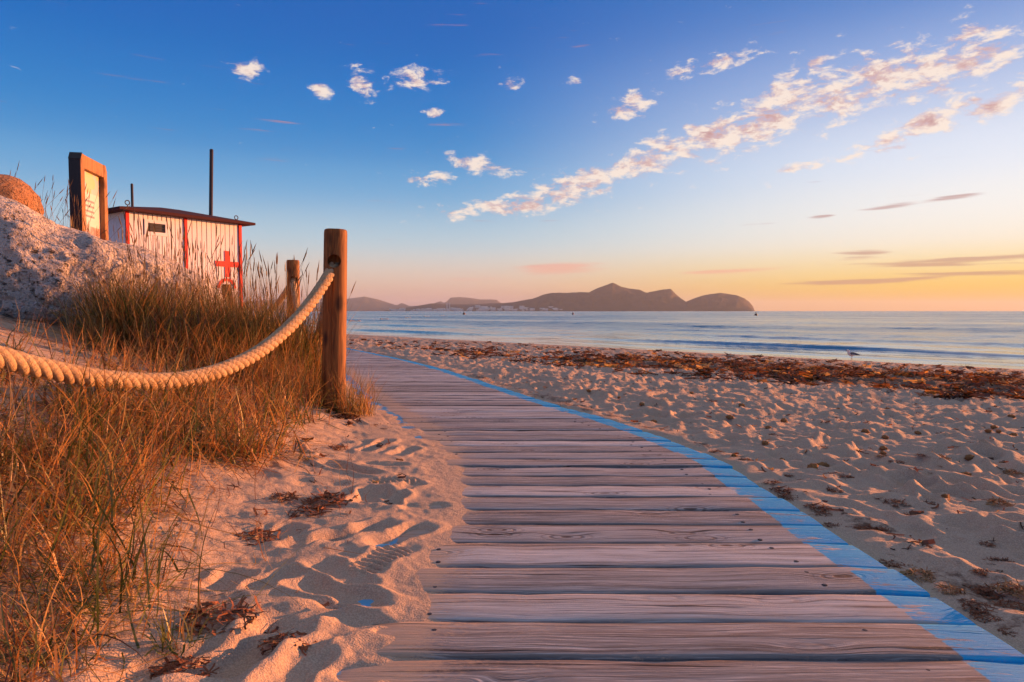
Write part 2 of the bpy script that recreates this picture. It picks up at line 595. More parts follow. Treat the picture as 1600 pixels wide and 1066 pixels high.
def make_plank_wood():
    m, g = material('weathered_plank')
    u, v, er, el = g.attr('pu'), g.attr('pv'), g.attr('er'), g.attr('el')
    rnd = g.n('ShaderNodeObjectInfo').outputs['Random']
    sh = g.math('MULTIPLY', rnd, 37.0)
    base = g.comb(g.math('ADD', u, sh), v, sh)
    warp = g.noise(g.mapping(base, scale=(4, 14, 1)), 1.0, 3, 0.5)
    # knots: sparse cells that bend the grain round them
    kc = g.n('ShaderNodeTexVoronoi', {'Scale': 1.0}, feature='F1')
    g.put(kc.inputs['Vector'], g.mapping(base, scale=(2.6, 6.5, 1)))
    kd = kc.outputs['Distance']
    knot = g.ramp(kd, 0.40, 0.05)
    gx = g.math('ADD', v, g.math('MULTIPLY', knot, 0.03))
    gx = g.math('ADD', gx, g.math('MULTIPLY', warp, 0.022))
    grain = g.noise(g.comb(g.math('MULTIPLY', u, 1.6), g.math('MULTIPLY', gx, 75.0), sh), 1.0, 6, 0.68)
    grain2 = g.noise(g.comb(g.math('MULTIPLY', u, 5.0), g.math('MULTIPLY', gx, 230.0), sh), 1.0, 4, 0.7)
    rnd2 = g.math('FRACT', g.math('MULTIPLY', rnd, 7.31))
    tone = g.mix(rnd2, (0.25, 0.235, 0.235), (0.64, 0.62, 0.62))
    warm = g.ramp(g.noise(g.comb(g.math('MULTIPLY', u, 1.4), g.math('MULTIPLY', v, 13.0), sh), 1.0, 3, 0.5), 0.50, 0.72)
    c = g.mix(g.math('MULTIPLY', warm, 0.45), tone, (0.20, 0.135, 0.11))
    c = g.mix(g.ramp(grain, 0.52, 0.34, 0.0, 0.85), c, (0.11, 0.085, 0.075))
    c = g.mix(g.ramp(grain2, 0.50, 0.70, 0, 0.75), c, (0.74, 0.69, 0.67))
    c = g.mix(g.ramp(grain2, 0.47, 0.30, 0, 0.75), c, (0.12, 0.10, 0.098))
    ring = g.ramp(g.math('SINE', g.math('MULTIPLY', kd, 90.0)), -0.2, 0.9)
    kmask = g.math('MULTIPLY', g.ramp(kd, 0.30, 0.05), 0.95)
    c = g.mix(g.math('MULTIPLY', kmask, ring), c, (0.085, 0.055, 0.045))
    # seam shade, with some dirt, painted into the colour along the long edges
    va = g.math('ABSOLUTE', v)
    seam_shade_dirt = g.ramp(g.math('ADD', va, g.math('MULTIPLY', g.math('SUBTRACT', grain, 0.5), 0.02)), 0.062, 0.084)
    c = g.mix(g.math('MULTIPLY', seam_shade_dirt, 0.55), c, (0.05, 0.042, 0.04))
    # red-brown inner wood on worn strips
    redm = g.math('MULTIPLY', g.ramp(g.noise(g.comb(g.math('MULTIPLY', u, 0.9), g.math('MULTIPLY', v, 24.0), g.math('ADD', sh, 9.0)), 1.0, 2, 0.4), 0.68, 0.75), g.ramp(rnd, 0.45, 0.75))
    c = g.mix(g.math('MULTIPLY', redm, 0.55), c, (0.17, 0.045, 0.032))
    crack = g.ramp(g.noise(g.comb(g.math('MULTIPLY', u, 1.6), g.math('MULTIPLY', gx, 55.0), g.math('ADD', sh, 3.0)), 1.0, 2, 0.4), 0.33, 0.28)
    c = g.mix(g.math('MULTIPLY', crack, 0.85), c, (0.03, 0.022, 0.02))
    # blue paint along both ends, scuffed
    wear = g.noise(g.comb(g.math('MULTIPLY', u, 7.0), g.math('MULTIPLY', v, 30.0), sh), 1.0, 5, 0.65)
    wear2 = g.noise(g.comb(g.math('MULTIPLY', u, 26.0), g.math('MULTIPLY', v, 150.0), sh), 1.0, 3, 0.6)
    ed = g.math('MINIMUM', er, el)
    edn = g.math('ADD', ed, g.math('MULTIPLY', g.math('SUBTRACT', wear2, 0.5), 0.012))
    stripe = g.ramp(edn, 0.138, 0.132)
    scuff = g.ramp(g.math('ADD', g.math('ADD', wear, g.math('MULTIPLY', wear2, 0.35)), g.math('MULTIPLY', ed, 0.9)), 0.93, 0.80)
    paint = g.math('MULTIPLY', stripe, scuff)
    pc = g.mix(wear2, (0.003, 0.30, 0.62), (0.008, 0.48, 0.90))
    c = g.mix(g.math('MULTIPLY', paint, 0.95), c, pc)
    # sand dusted over the boards
    so = g.coord('Object')
    film = g.noise(so, 2.3, 6, 0.68)
    film2 = g.noise(g.mapping(so, scale=(60, 190, 60)), 1.0, 3, 0.75)
    nearl = g.math('ADD', g.ramp(el, 0.75, 0.10, 0.0, 0.16), g.ramp(el, 0.36, 0.12, 0.0, 0.22))
    sm = g.math('ADD', g.math('ADD', g.math('MULTIPLY', film, 0.75), g.math('MULTIPLY', film2, 0.5)), nearl)
    sm = g.ramp(sm, 0.70, 0.86)
    sm = g.math('MULTIPLY', sm, g.math('SUBTRACT', 0.72, g.math('MULTIPLY', g.ramp(ed, 0.16, 0.13), 0.55)))
    c = g.mix(sm, c, (0.55, 0.39, 0.27))
    h = g.math('ADD', g.math('MULTIPLY', grain, 1.0), g.math('MULTIPLY', grain2, 0.5))
    h = g.math('SUBTRACT', h, g.math('MULTIPLY', crack, 1.2))
    h = g.math('ADD', h, g.math('MULTIPLY', g.math('MULTIPLY', kmask, ring), 0.6))
    finish(g, c, 0.78, g.bump(h, 0.9, 0.005), 0.25)
    return m


def make_post_wood(name, c1, c2, dark):
    m, g = material(name)
    o = g.coord('Object')
    warp = g.noise(g.mapping(o, scale=(6, 6, 2.2)), 1.0, 3, 0.5, 0.6)
    x, y, z = g.sep(o)
    gr = g.noise(g.comb(g.math('ADD', g.math('MULTIPLY', x, 60.0), g.math('MULTIPLY', warp, 4.5)), g.math('ADD', g.math('MULTIPLY', y, 60.0), g.math('MULTIPLY', warp, 4.5)), g.math('MULTIPLY', z, 2.0)), 1.0, 4, 0.6)
    c = g.mix(g.ramp(gr, 0.35, 0.65), c1, c2)
    kn = g.voro(g.mapping(o, scale=(7, 7, 3.2)), 1.0)
    km = g.math('MULTIPLY', g.ramp(kn, 0.26, 0.08), 0.9)
    c = g.mix(km, c, dark)
    blot = g.ramp(g.noise(g.mapping(o, scale=(9, 9, 2.0)), 1.0, 4, 0.6, 0.8), 0.53, 0.66)
    c = g.mix(g.math('MULTIPLY', blot, 0.7), c, dark)
    h = g.math('ADD', gr, g.math('MULTIPLY', km, -0.5))
    finish(g, c, 0.7, g.bump(h, 0.4, 0.004), 0.3)
    return m


def make_plain(name, c, rough=0.7, var=0.25, scale=12, bump=0.2, spec=0.3, metal=0.0):
    m, g = material(name)
    o = g.coord('Object')
    n = g.noise(o, scale, 4, 0.6)
    dark = tuple(v * (1 - var) for v in c)
    lite = tuple(min(1, v * (1 + var)) for v in c)
    finish(g, g.mix(n, dark, lite), rough, g.bump(g.noise(o, scale * 4, 3), bump, 0.004), spec, Metallic=metal)
    return m


def make_grass():
    m, g = material('grass_blade')
    c = g.attr('bc', 'Color')
    d = g.n('ShaderNodeBsdfDiffuse', {'Color': c})
    t = g.n('ShaderNodeBsdfTranslucent', {'Color': c})
    gl = g.n('ShaderNodeBsdfGlossy', {'Color': (1, 1, 1, 1), 'Roughness': 0.45})
    mx = g.n('ShaderNodeMixShader', {0: 0.42})
    g.t.links.new(d.outputs[0], mx.inputs[1])
    g.t.links.new(t.outputs[0], mx.inputs[2])
    mx2 = g.n('ShaderNodeMixShader', {0: 0.035})
    g.t.links.new(mx.outputs[0], mx2.inputs[1])
    g.t.links.new(gl.outputs[0], mx2.inputs[2])
    o = g.n('ShaderNodeOutputMaterial')
    g.t.links.new(mx2.outputs[0], o.inputs[0])
    return m


def make_rock(name, c1, c2, c3):
    m, g = material(name)
    o = g.coord('Object')
    n1 = g.noise(o, 2.2, 5, 0.65, 0.4)
    n2 = g.noise(o, 14, 5, 0.7, 0.3)
    n3 = g.noise(o, 55, 3, 0.6)
    c = g.mix(g.ramp(n1, 0.38, 0.62), c1, c2)
    c = g.mix(g.ramp(n2, 0.52, 0.72), c, c3)
    pit = g.voro(g.vmath('ADD', o, g.vmath('SCALE', g.comb(n2, n3, n1), scale=0.10)), 17)
    pm = g.math('MULTIPLY', g.ramp(pit, 0.30, 0.10), g.ramp(g.noise(o, 5, 3), 0.40, 0.56))
    c = g.mix(g.math('MULTIPLY', pm, 0.85), c, (0.045, 0.035, 0.032))
    h = g.math('ADD', g.math('MULTIPLY', n2, 1.0), g.math('MULTIPLY', n3, 0.35))
    pit3 = g.ramp(g.voro(g.vmath('ADD', o, g.vmath('SCALE', g.comb(n3, n2, n1), scale=0.06)), 38), 0.34, 0.12)
    c = g.mix(g.math('MULTIPLY', pit3, 0.35), c, (0.12, 0.09, 0.08))
    h = g.math('SUBTRACT', h, g.math('MULTIPLY', pm, 1.3))
    h = g.math('SUBTRACT', h, g.math('MULTIPLY', pit3, 0.5))
    finish(g, c, 0.9, g.bump(h, 1.0, 0.045), 0.2)
    return m


def make_sea():
    m, g = material('sea_water')
    o = g.coord('Object')
    q = g.mapping(o, rot=(0, 0, R(42)))             # x' along the shore, y' out to sea
    w1 = g.noise(g.mapping(q, scale=(0.25, 1.1, 1)), 1.0, 4, 0.6, 0.3)
    w2 = g.noise(g.mapping(q, scale=(1.3, 3.6, 1)), 1.0, 3, 0.6, 0.3)
    w3 = g.noise(g.mapping(q, scale=(0.03, 0.13, 1)), 1.0, 4, 0.6, 0.5)
    calm = g.ramp(g.noise(g.mapping(q, scale=(0.012, 0.05, 1)), 1.0, 3, 0.5), 0.35, 0.65, 0.35, 1.0)
    h = g.math('ADD', g.math('MULTIPLY', w1, 0.10), g.math('MULTIPLY', w2, 0.03))
    h = g.math('ADD', h, g.math('MULTIPLY', w3, 0.5))
    s = g.vmath('DOT_PRODUCT', o, (SX, SY, 0))
    rough_sea = g.math('MULTIPLY', g.ramp(s, 25, 70, 0.25, 1.0), calm)
    # wave facets: the surface normal is rocked by a vector noise, so that far water keeps its chop
    nz1 = g.n('ShaderNodeTexNoise', {'Vector': g.mapping(q, scale=(0.45, 1.5, 1)), 'Scale': 1.0, 'Detail': 5.0, 'Roughness': 0.65}).outputs['Color']
    tilt = g.vmath('MULTIPLY', g.vmath('SUBTRACT', nz1, (0.5, 0.5, 0.5)), (1.0, 1.0, 0.0))
    nz2 = g.n('ShaderNodeTexNoise', {'Vector': g.mapping(q, scale=(0.30, 0.10, 1)), 'Scale': 1.0, 'Detail': 5.0, 'Roughness': 0.7}).outputs['Color']
    tilt2 = g.vmath('MULTIPLY', g.vmath('SUBTRACT', nz2, (0.5, 0.5, 0.5)), (0.5, 0.9, 0.0))
    tilt = g.vmath('SCALE', g.vmath('ADD', tilt, tilt2), scale=g.math('MULTIPLY', rough_sea, 1.2))
    nrm = g.vmath('NORMALIZE', g.vmath('ADD', g.n('ShaderNodeNewGeometry').outputs['Normal'], tilt))
    b = g.n('ShaderNodeBump', {'Height': h, 'Distance': 1.0})
    g.put(b.inputs['Strength'], g.math('MULTIPLY', rough_sea, 0.6))
    g.put(b.inputs['Normal'], nrm)
    finish(g, (0.022, 0.125, 0.205), g.math('ADD', 0.10, g.math('MULTIPLY', rough_sea, 0.16)), b.outputs[0], 0.5, IOR=1.33)
    return m


def make_rope():
    m, g = material('rope_fibre')
    o = g.coord('Object')
    rs, ra = g.attr('rs'), g.attr('ra')
    yarn = g.math('SINE', g.math('ADD', g.math('MULTIPLY', rs, 420.0), g.math('SINE', g.math('MULTIPLY', ra, 6.2832))))
    fz = g.noise(o, 240, 3, 0.7)
    dirt = g.noise(o, 9, 5, 0.65)
    c = g.mix(g.ramp(dirt, 0.35, 0.7), (0.66, 0.49, 0.30), (0.50, 0.345, 0.20))
    c = g.mix(g.ramp(fz, 0.35, 0.7, 0.0, 0.5), c, (0.30, 0.20, 0.11))
    c = g.mix(g.ramp(yarn, -0.2, -0.95, 0.0, 0.18), c, (0.22, 0.14, 0.075))
    h = g.math('ADD', g.math('MULTIPLY', yarn, 0.14), fz)
    finish(g, c, 0.95, g.bump(h, 1.0, 0.006), 0.1)
    return m


M = dict(
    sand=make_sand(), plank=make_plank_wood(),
    post=make_post_wood('turned_post_wood', (0.17, 0.058, 0.015), (0.31, 0.125, 0.032), (0.035, 0.013, 0.006)),
    sign_wood=make_post_wood('sign_wood', (0.26, 0.125, 0.05), (0.36, 0.18, 0.075), (0.10, 0.045, 0.02)),
    grass=make_grass(), sea=make_sea(),
    rope=make_rope(),
    rock=make_rock('limestone', (0.60, 0.565, 0.535), (0.46, 0.42, 0.395), (0.72, 0.69, 0.665)),
    rock2=make_rock('ochre_limestone', (0.40, 0.23, 0.14), (0.34, 0.18, 0.10), (0.44, 0.28, 0.18)),
    white=make_plain('white_boards', (0.73, 0.73, 0.77), 0.6, 0.10, 5, 0.15),
    red=make_plain('red_paint', (0.62, 0.022, 0.016), 0.5, 0.15, 8, 0.1),
    roof=make_plain('dark_red_roof', (0.05, 0.009, 0.013), 0.85, 0.3, 10, 0.4),
    dark=make_plain('dark_metal', (0.045, 0.035, 0.035), 0.5, 0.3, 10, 0.2),
    cap=make_plain('dark_sheet', (0.025, 0.025, 0.03), 0.45, 0.3, 10, 0.2),
    glass=make_plain('dim_louvre', (0.06, 0.055, 0.055), 0.3, 0.3, 6, 0.1),
    weed=make_plain('dried_seaweed', (0.22, 0.080, 0.036), 0.8, 0.65, 30, 0.5),
    weed2=make_plain('straw_seaweed', (0.34, 0.19, 0.09), 0.85, 0.4, 40, 0.5),
    ball=make_plain('fibre_ball', (0.36, 0.18, 0.075), 0.95, 0.35, 90, 1.0, 0.1),
    white_feather=make_plain('white_feather', (0.68, 0.67, 0.68), 0.8, 0.05, 30, 0.1),
    grey_feather=make_plain('grey_feather', (0.11, 0.12, 0.15), 0.8, 0.15, 30, 0.1),
    beak=make_plain('gull_bill', (0.45, 0.30, 0.05), 0.5, 0.1, 30, 0.1),
    leg=make_plain('gull_leg', (0.45, 0.22, 0.18), 0.6, 0.1, 30, 0.1),
    buoy=make_plain('buoy_paint', (0.16, 0.05, 0.02), 0.5, 0.2, 2, 0.1),
    town=make_plain('town_wall', (0.70, 0.66, 0.60), 0.8, 0.15, 0.02, 0.0),
    stone=make_plain('pebble', (0.30, 0.20, 0.15), 0.85, 0.3, 40, 0.5),
)


def make_hill(name, c1, c2):
    m, g = material(name)
    o = g.coord('Object')
    n = g.noise(o, 0.006, 6, 0.65)
    n2 = g.noise(o, 0.03, 4, 0.65)
    finish(g, g.mix(g.math('MULTIPLY', g.math('ADD', n, n2), 0.5), c1, c2), 0.95, None, 0.05)
    return m


M['hill'] = make_hill('hill_scrub', (0.04, 0.045, 0.03), (0.12, 0.10, 0.07))


def make_print():
    m, g = material('sign_print')
    x, y, z = g.sep(g.coord('Generated'))
    lines = g.ramp(g.math('SINE', g.math('MULTIPLY', z, 150.0)), 0.1, 0.5)
    lm = g.math('MULTIPLY', g.math('MULTIPLY', g.ramp(z, 0.60, 0.62), g.ramp(z, 0.80, 0.78)), g.math('MULTIPLY', g.ramp(y, 0.1, 0.12), g.ramp(y, 0.72, 0.70)))
    c = g.mix(g.math('MULTIPLY', lines, lm), (0.62, 0.60, 0.58), (0.25, 0.24, 0.25))
    top = g.ramp(z, 0.83, 0.835)
    blk = g.ramp(g.noise(g.comb(g.math('MULTIPLY', y, 3.0), g.math('MULTIPLY', z, 8.0)), 1.0, 0, 0.5), 0.48, 0.52)
    c = g.mix(top, c, g.mix(blk, (0.60, 0.50, 0.28), (0.46, 0.48, 0.50)))
    pic = g.math('MULTIPLY', g.ramp(z, 0.56, 0.555), g.ramp(z, 0.16, 0.165))
    pn = g.noise(g.comb(g.math('MULTIPLY', y, 4.0), g.math('MULTIPLY', z, 9.0)), 1.0, 4, 0.6)
    c = g.mix(pic, c, g.mix(g.ramp(pn, 0.4, 0.6), (0.60, 0.50, 0.46), (0.38, 0.20, 0.16)))
    finish(g, c, 0.35, None, 0.4)
    return m


M['print'] = make_print()


# ------------------------------------------------------------------ ground sheet
def build_ground():
    inner = np.radians(np.linspace(-43, 43, 720))
    outer = np.radians(np.concatenate([np.linspace(43, 90, 40)[1:], np.linspace(90, 270, 40)[1:], np.linspace(270, 317, 40)[1:-1]]))
    th = np.concatenate([inner, outer])
    r = [0.3]
    while r[-1] < 62:
        q = r[-1]
        r.append(q + min(0.05 if q < 0.95 else q * q * 0.00155, 0.012 * q))
    while r[-1] < 12000:
        r.append(r[-1] * 1.22)
    r = np.array(r)
    T, RR = np.meshgrid(th, r, indexing='ij')
    X, Y = (RR * np.sin(T)).ravel(), (RR * np.cos(T)).ravel()
    Z = land(X, Y) + relief(X, Y)
    s, rr = SX * X + SY * Y, -SY * X + SX * Y
    litter = sstep(7.6, 9.6, s) * (1 - sstep(12.5, 19, s)) * sstep(-8, -2, rr) * (1 - sstep(6, 15, rr)) * 0.82
    litter = np.maximum(litter, 0.28 * sstep(9, 13, s) * (1 - sstep(20, 22, s)))
    xr = walk_r(Y)
    a = X - xr
    litter = np.maximum(litter, 0.45 * np.exp(-((a - 0.16) / 0.13) ** 2))
    litter = litter + 0.25 * perlin(X * .45, Y * .45, 8)
    b = xr - WALK_W - X
    litter = np.where(b > 0, 0.55 * sstep(1.2, 2.2, b) + 0.2 * perlin(X * 1.6, Y * 1.6, 9) - 0.12, litter)
    na, nr = len(th), len(r)
    i, j = np.meshgrid(np.arange(na), np.arange(nr - 1), indexing='ij')
    i2 = (i + 1) % na
    f = np.stack([i * nr + j, i2 * nr + j, i2 * nr + j + 1, i * nr + j + 1], -1).reshape(-1, 4)
    f = f[:, ::-1]
    me = mesh_from('sand_ground', np.stack([X, Y, Z], 1), f, M['sand'], True, {'litter': litter})
    o = link('sand_ground', me)
    tag(o, 'trodden pale sand of the beach and dune bank', kind='structure')


build_ground()


# ------------------------------------------------------------------ sea
def build_sea():
    th = np.radians(np.linspace(-50, 75, 420))
    r = [13.0]
    while r[-1] < 400:
        r.append(r[-1] * 1.011)
    while r[-1] < 15000:
        r.append(r[-1] * 1.10)
    r = np.array(r)
    T, RR = np.meshgrid(th, r, indexing='ij')
    X, Y = (RR * np.sin(T)).ravel(), (RR * np.cos(T)).ravel()
    s, q = SX * X + SY * Y, -SY * X + SX * Y
    s2 = s - 0.12 * (q - 10) * 0.0 + 0.8 * perlin(q * .05, s * .02, 3) + 0.25 * perlin(q * .2, s * .1, 4)
    z = np.zeros_like(s)
    # low swell lines running in to the beach
    for (c, wd, am, sd) in [(29.4, .65, .15, 1), (34.5, 1.1, .05, 2), (40.0, 1.2, .13, 5), (49, 1.6, .12, 6), (61, 2.2, .09, 7), (75, 2.6, .09, 8), (92, 3.0, .10, 9), (25.8, .45, .022, 10)]:
        k = np.clip(0.55 + 1.3 * perlin(q * .045 + c, s * 0 + sd, sd), 0, 1.4)
        d = s2 - c - 1.2 * perlin(q * .03, s * 0 + c, sd + 20)
        z += am * k * np.where(d < 0, np.exp(-(d / (wd * .55)) ** 2), np.exp(-(d / (wd * 1.5)) ** 2))
    fade = sstep(23, 34, s) * (1 - sstep(150, 380, RR.ravel()))
    z += fade * (0.018 * fbm(q * .35, s * 1.1, 3, 12) + 0.03 * perlin(q * .06, s * .24, 13))
    Z = SEA_Z + z
    na, nr = len(th), len(r)
    i, j = np.meshgrid(np.arange(na - 1), np.arange(nr - 1), indexing='ij')
    f = np.stack([i * nr + j, i * nr + j + 1, (i + 1) * nr + j + 1, (i + 1) * nr + j], -1).reshape(-1, 4)
    me = mesh_from('sea', np.stack([X, Y, Z], 1), f, M['sea'], True)
    o = link('sea', me)
    tag(o, 'calm silvery blue sea with low swell lines', kind='structure')
    return o


build_sea()


# ------------------------------------------------------------------ hills across the bay
def hill(name, label, D, prof, front, back, seed):
    pr = np.array(prof, float)
    n = 260
    px = np.linspace(pr[0, 0], pr[-1, 0], n)
    py = np.interp(px, pr[:, 0], pr[:, 1])
    X = (px - 800) / FPX * D
    Zr = np.maximum((486 - py) / FPX * D, 0) - 0.95
    rows = np.linspace(-1, 1, 34)
    V, nr = [], len(rows)
    for w in rows:
        y = D + (w * front if w < 0 else w * back)
        sh = (1 - abs(w)) ** (0.8 if w < 0 else 1.0)
        z = Zr * sh
        rough = fbm(X / (D * .02) + seed, np.full(n, y / (D * .02)), 4, seed)
        z = z + rough * Zr * 0.30 * (abs(w)) * (1 - abs(w)) * 2
        z = np.minimum(z, Zr * (1 if w <= 0 else sh) + 0)
        z = z if abs(w) < 1 else np.full(n, -4.0)
        V.append(np.stack([X * (y / D) if w < 0 else X, np.full(n, y), z], 1))
    V = np.concatenate(V)
    i, j = np.meshgrid(np.arange(nr - 1), np.arange(n - 1), indexing='ij')
    f = np.stack([i * n + j, i * n + j + 1, (i + 1) * n + j + 1, (i + 1) * n + j], -1).reshape(-1, 4)
    o = link(name, mesh_from(name, V, f, M['hill'], True))
    tag(o, label, kind='structure')
    return o


HILL_D = 5200.0
hill('mountain_range', 'farthest pale blue mountains at the left of the bay', 10500, [(250, 484), (330, 476), (400, 470), (430, 467), (455, 474), (480, 477), (510, 470), (540, 467), (570, 463), (590, 467), (608, 473), (620, 477), (628, 473), (640, 478), (672, 477), (682, 472), (689, 470), (694, 473), (699, 470), (704, 464.5), (718, 463.5), (735, 465), (752, 468), (768, 467.5), (776, 468), (783, 473), (800, 480), (815, 486)], 1800, 1600, 2)
hill('low_hills', 'low wooded hills behind the far shore town', 6000, [(600, 485), (625, 482), (650, 478), (675, 473.5), (700, 475.5), (725, 475), (745, 475), (765, 473.5), (790, 473), (810, 471), (840, 470), (880, 478), (930, 486)], 900, 900, 5)
hill('headland', 'dark mauve headland with a pointed peak across the bay', HILL_D, [(690, 486), (720, 483), (760, 479), (790, 474), (815, 469), (832, 466), (848, 460), (862, 457), (885, 456.5), (905, 455.5), (920, 456.5), (932, 450), (945, 445), (957, 441), (970, 447), (985, 450), (1000, 452), (1010, 456.5), (1022, 454), (1036, 451), (1048, 450.5), (1056, 459), (1064, 466), (1072, 471), (1085, 465.5), (1098, 461), (1110, 458.5), (1125, 457), (1140, 459), (1152, 461), (1162, 465), (1170, 471), (1176, 478), (1179, 486)], 700, 900, 9)


# ------------------------------------------------------------------ boardwalk
_b = bmesh.new()
lathe(_b, [(.0075, -.01), (.0075, .0004), (.0055, .0016), (.002, .0018)], 8)
SCREW = bpy.data.meshes.new('screw')
_b.to_mesh(SCREW)
_b.free()
SCREW.materials.append(M['dark'])


def build_walk():
    root = empty('boardwalk', (0, 0, 0))
    tag(root, 'weathered wooden boardwalk with blue painted edges curving left along the beach', 'boardwalk')
    seams = [1.351, 1.515, 1.671, 1.835, 2.035, 2.22, 2.387, 2.55, 2.726, 2.884, 3.07]
    y = 1.351
    while y > -0.7:
        y -= 0.166
        seams.insert(0, y)
    while seams[-1] < 22:
        seams.append(seams[-1] + 0.168 + random.uniform(-.012, .012))
    ns = 13
    prof = [(-0.5, -0.042), (-0.5, -0.006), (-0.485, -0.0028), (-0.42, -0.0010), (-0.15, 0.0002), (0.15, 0.0004), (0.42, -0.0004), (0.485, -0.0018), (0.5, -0.005), (0.5, -0.042)]
    for k in range(len(seams) - 1):
        y0, y1 = seams[k] + random.uniform(.0018, .0045), seams[k + 1] - random.uniform(.0018, .0035)
        yc, w = (y0 + y1) / 2, y1 - y0
        tilt = R(random.gauss(-0.15, 0.28))
        if 3.3 < yc < 5.2:
            tilt += R(0.7 * math.sin((yc - 3.3) / 1.9 * math.pi))
        xc = float(walk_r(yc)) - WALK_W / 2
        zc = float(walk_z(yc)) + random.uniform(-.003, .003)
        slope = float(walk_z(yc + .2) - walk_z(yc - .2)) / .4
        jr, jl = random.uniform(-.012, .012), random.uniform(-.015, .015)
        warp = [random.uniform(-.002, .002) for _ in range(ns)]
        roll = random.gauss(0, .012)
        V, A = [], {'pu': [], 'pv': [], 'er': [], 'el': []}
        seed = random.random() * 50
        for i in range(ns):
            t = i / (ns - 1)
            for (a, dz) in prof:
                yy = yc + a * w
                R_, L_ = float(walk_r(yy)) + jr, float(walk_r(yy)) - WALK_W + jl
                x = L_ + (R_ - L_) * t
                wav = 0.003 * mnoise.noise(Vector((x * 3, seed, 0))) * (1 if a > 0 else -1)
                V.append((x - xc, a * w + (x - xc) * math.tan(tilt) + wav, dz + a * w * (slope + roll) + warp[i] + (-.004 if i in (0, ns - 1) and dz > -.03 else 0)))
                A['pu'].append(x)
                A['pv'].append(a * w)
                A['er'].append(R_ - x)
                A['el'].append(x - L_)
        m = len(prof)
        F = []
        for i in range(ns - 1):
            for j in range(m):
                j2 = (j + 1) % m
                F.append((i * m + j, i * m + j2, (i + 1) * m + j2, (i + 1) * m + j))
        F.append(tuple(range(m))[::-1])
        F.append(tuple((ns - 1) * m + j for j in range(m)))
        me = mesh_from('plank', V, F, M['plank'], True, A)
        for q in (-1, -2):
            me.polygons[len(me.polygons) + q].use_smooth = False
        me.set_sharp_from_angle(angle=R(50))
        pl = link('plank', me, root, (xc, yc, zc))
        if yc < 4.5:
            for sx in (-WALK_W / 2 + .27, WALK_W / 2 - .25):
                for sy in (-.28, .24):
                    sw = link('screw', SCREW, pl, (sx + random.uniform(-.02, .02), (sy + random.uniform(-.05, .05)) * w, -.0012))
                    sw.location.y += sw.location.x * math.tan(tilt)
    # bearers under the planks, seen through the gaps
    for off in (0.25, 0.71, 1.17):
        ys = np.linspace(-0.6, 21.5, 60)
        xs = walk_r(ys) - off
        V, F = [], []
        for x, y_ in zip(xs, ys):
            z = float(walk_z(y_)) - 0.046
            V += [(x - .035, y_, z), (x + .035, y_, z), (x + .035, y_, z - .06), (x - .035, y_, z - .06)]
        for i in range(len(ys) - 1):
            for j in range(4):
                F.append((i * 4 + j, (i + 1) * 4 + j, (i + 1) * 4 + (j + 1) % 4, i * 4 + (j + 1) % 4))
        link('bearer', mesh_from('bearer', V, F, M['dark']), root)


build_walk()


# ------------------------------------------------------------------ rope fence
def post_mesh(r, h, hole_z, hole_dir, seed):
    bm = bmesh.new()
    n, rings = 40, 26
    zs = list(np.linspace(-0.5, h - 0.025, rings)) + [h - 0.006, h]
    V = []
    for k, z in enumerate(zs):
        rr = r * (1.03 - 0.05 * max(z, 0) / h)
        if k == len(zs) - 2:
            rr *= 0.965
        if k == len(zs) - 1:
            rr *= 0.88
        ring = []
        for i in range(n):
            a = 2 * math.pi * i / n
            q = rr * (1 + 0.012 * mnoise.noise(Vector((math.cos(a) * 1.5, math.sin(a) * 1.5, z * 2 + seed))))
            for (ca, dp, z0) in ((hole_dir - 0.10, .10, .2), (hole_dir + 1.4, .07, .0), (hole_dir - 2.0, .09, -.1)):     # drying checks
                dd = (a - ca - 0.05 * math.sin(z * 5 + seed) + math.pi) % (2 * math.pi) - math.pi
                if abs(dd) < 0.09 and z > z0:
                    q *= 1 - dp
            ring.append(bm.verts.new((q * math.cos(a), q * math.sin(a), z)))
        V.append(ring)
    for A, B in zip(V, V[1:]):
        for i in range(n):
            bm.faces.new((A[i], A[(i + 1) % n], B[(i + 1) % n], B[i]))
    bm.faces.new(V[0][::-1])
    bm.faces.new(V[-1])
    me = bpy.data.meshes.new('fence_post')
    bm.to_mesh(me)
    bm.free()
    me.materials.append(M['post'])
    o = bpy.data.objects.new('tmp_post', me)
    col.objects.link(o)
    bc = bmesh.new()
    bmesh.ops.create_cone(bc, cap_ends=True, segments=24, radius1=0.044, radius2=0.044, depth=1.0)
    bmesh.ops.rotate(bc, verts=bc.verts, matrix=Matrix.Rotation(R(90), 3, 'X'))
    bmesh.ops.rotate(bc, verts=bc.verts, matrix=Matrix.Rotation(hole_dir - R(90), 3, 'Z'))
    bmesh.ops.translate(bc, verts=bc.verts, vec=(math.cos(hole_dir) * .5, math.sin(hole_dir) * .5, hole_z))
    mc = bpy.data.meshes.new('tmp_cut')
    bc.to_mesh(mc)
    bc.free()
    c = bpy.data.objects.new('tmp_cut', mc)
    col.objects.link(c)
    md = o.modifiers.new('b', 'BOOLEAN')
    md.object = c
    md.operation = 'DIFFERENCE'
    md.solver = 'EXACT'
    dg = bpy.context.evaluated_depsgraph_get()
    out = bpy.data.meshes.new_from_object(o.evaluated_get(dg))
    bpy.data.objects.remove(o)
    bpy.data.objects.remove(c)
    out.name = 'fence_post'
    if not out.materials:
        out.materials.append(M['post'])
    return out


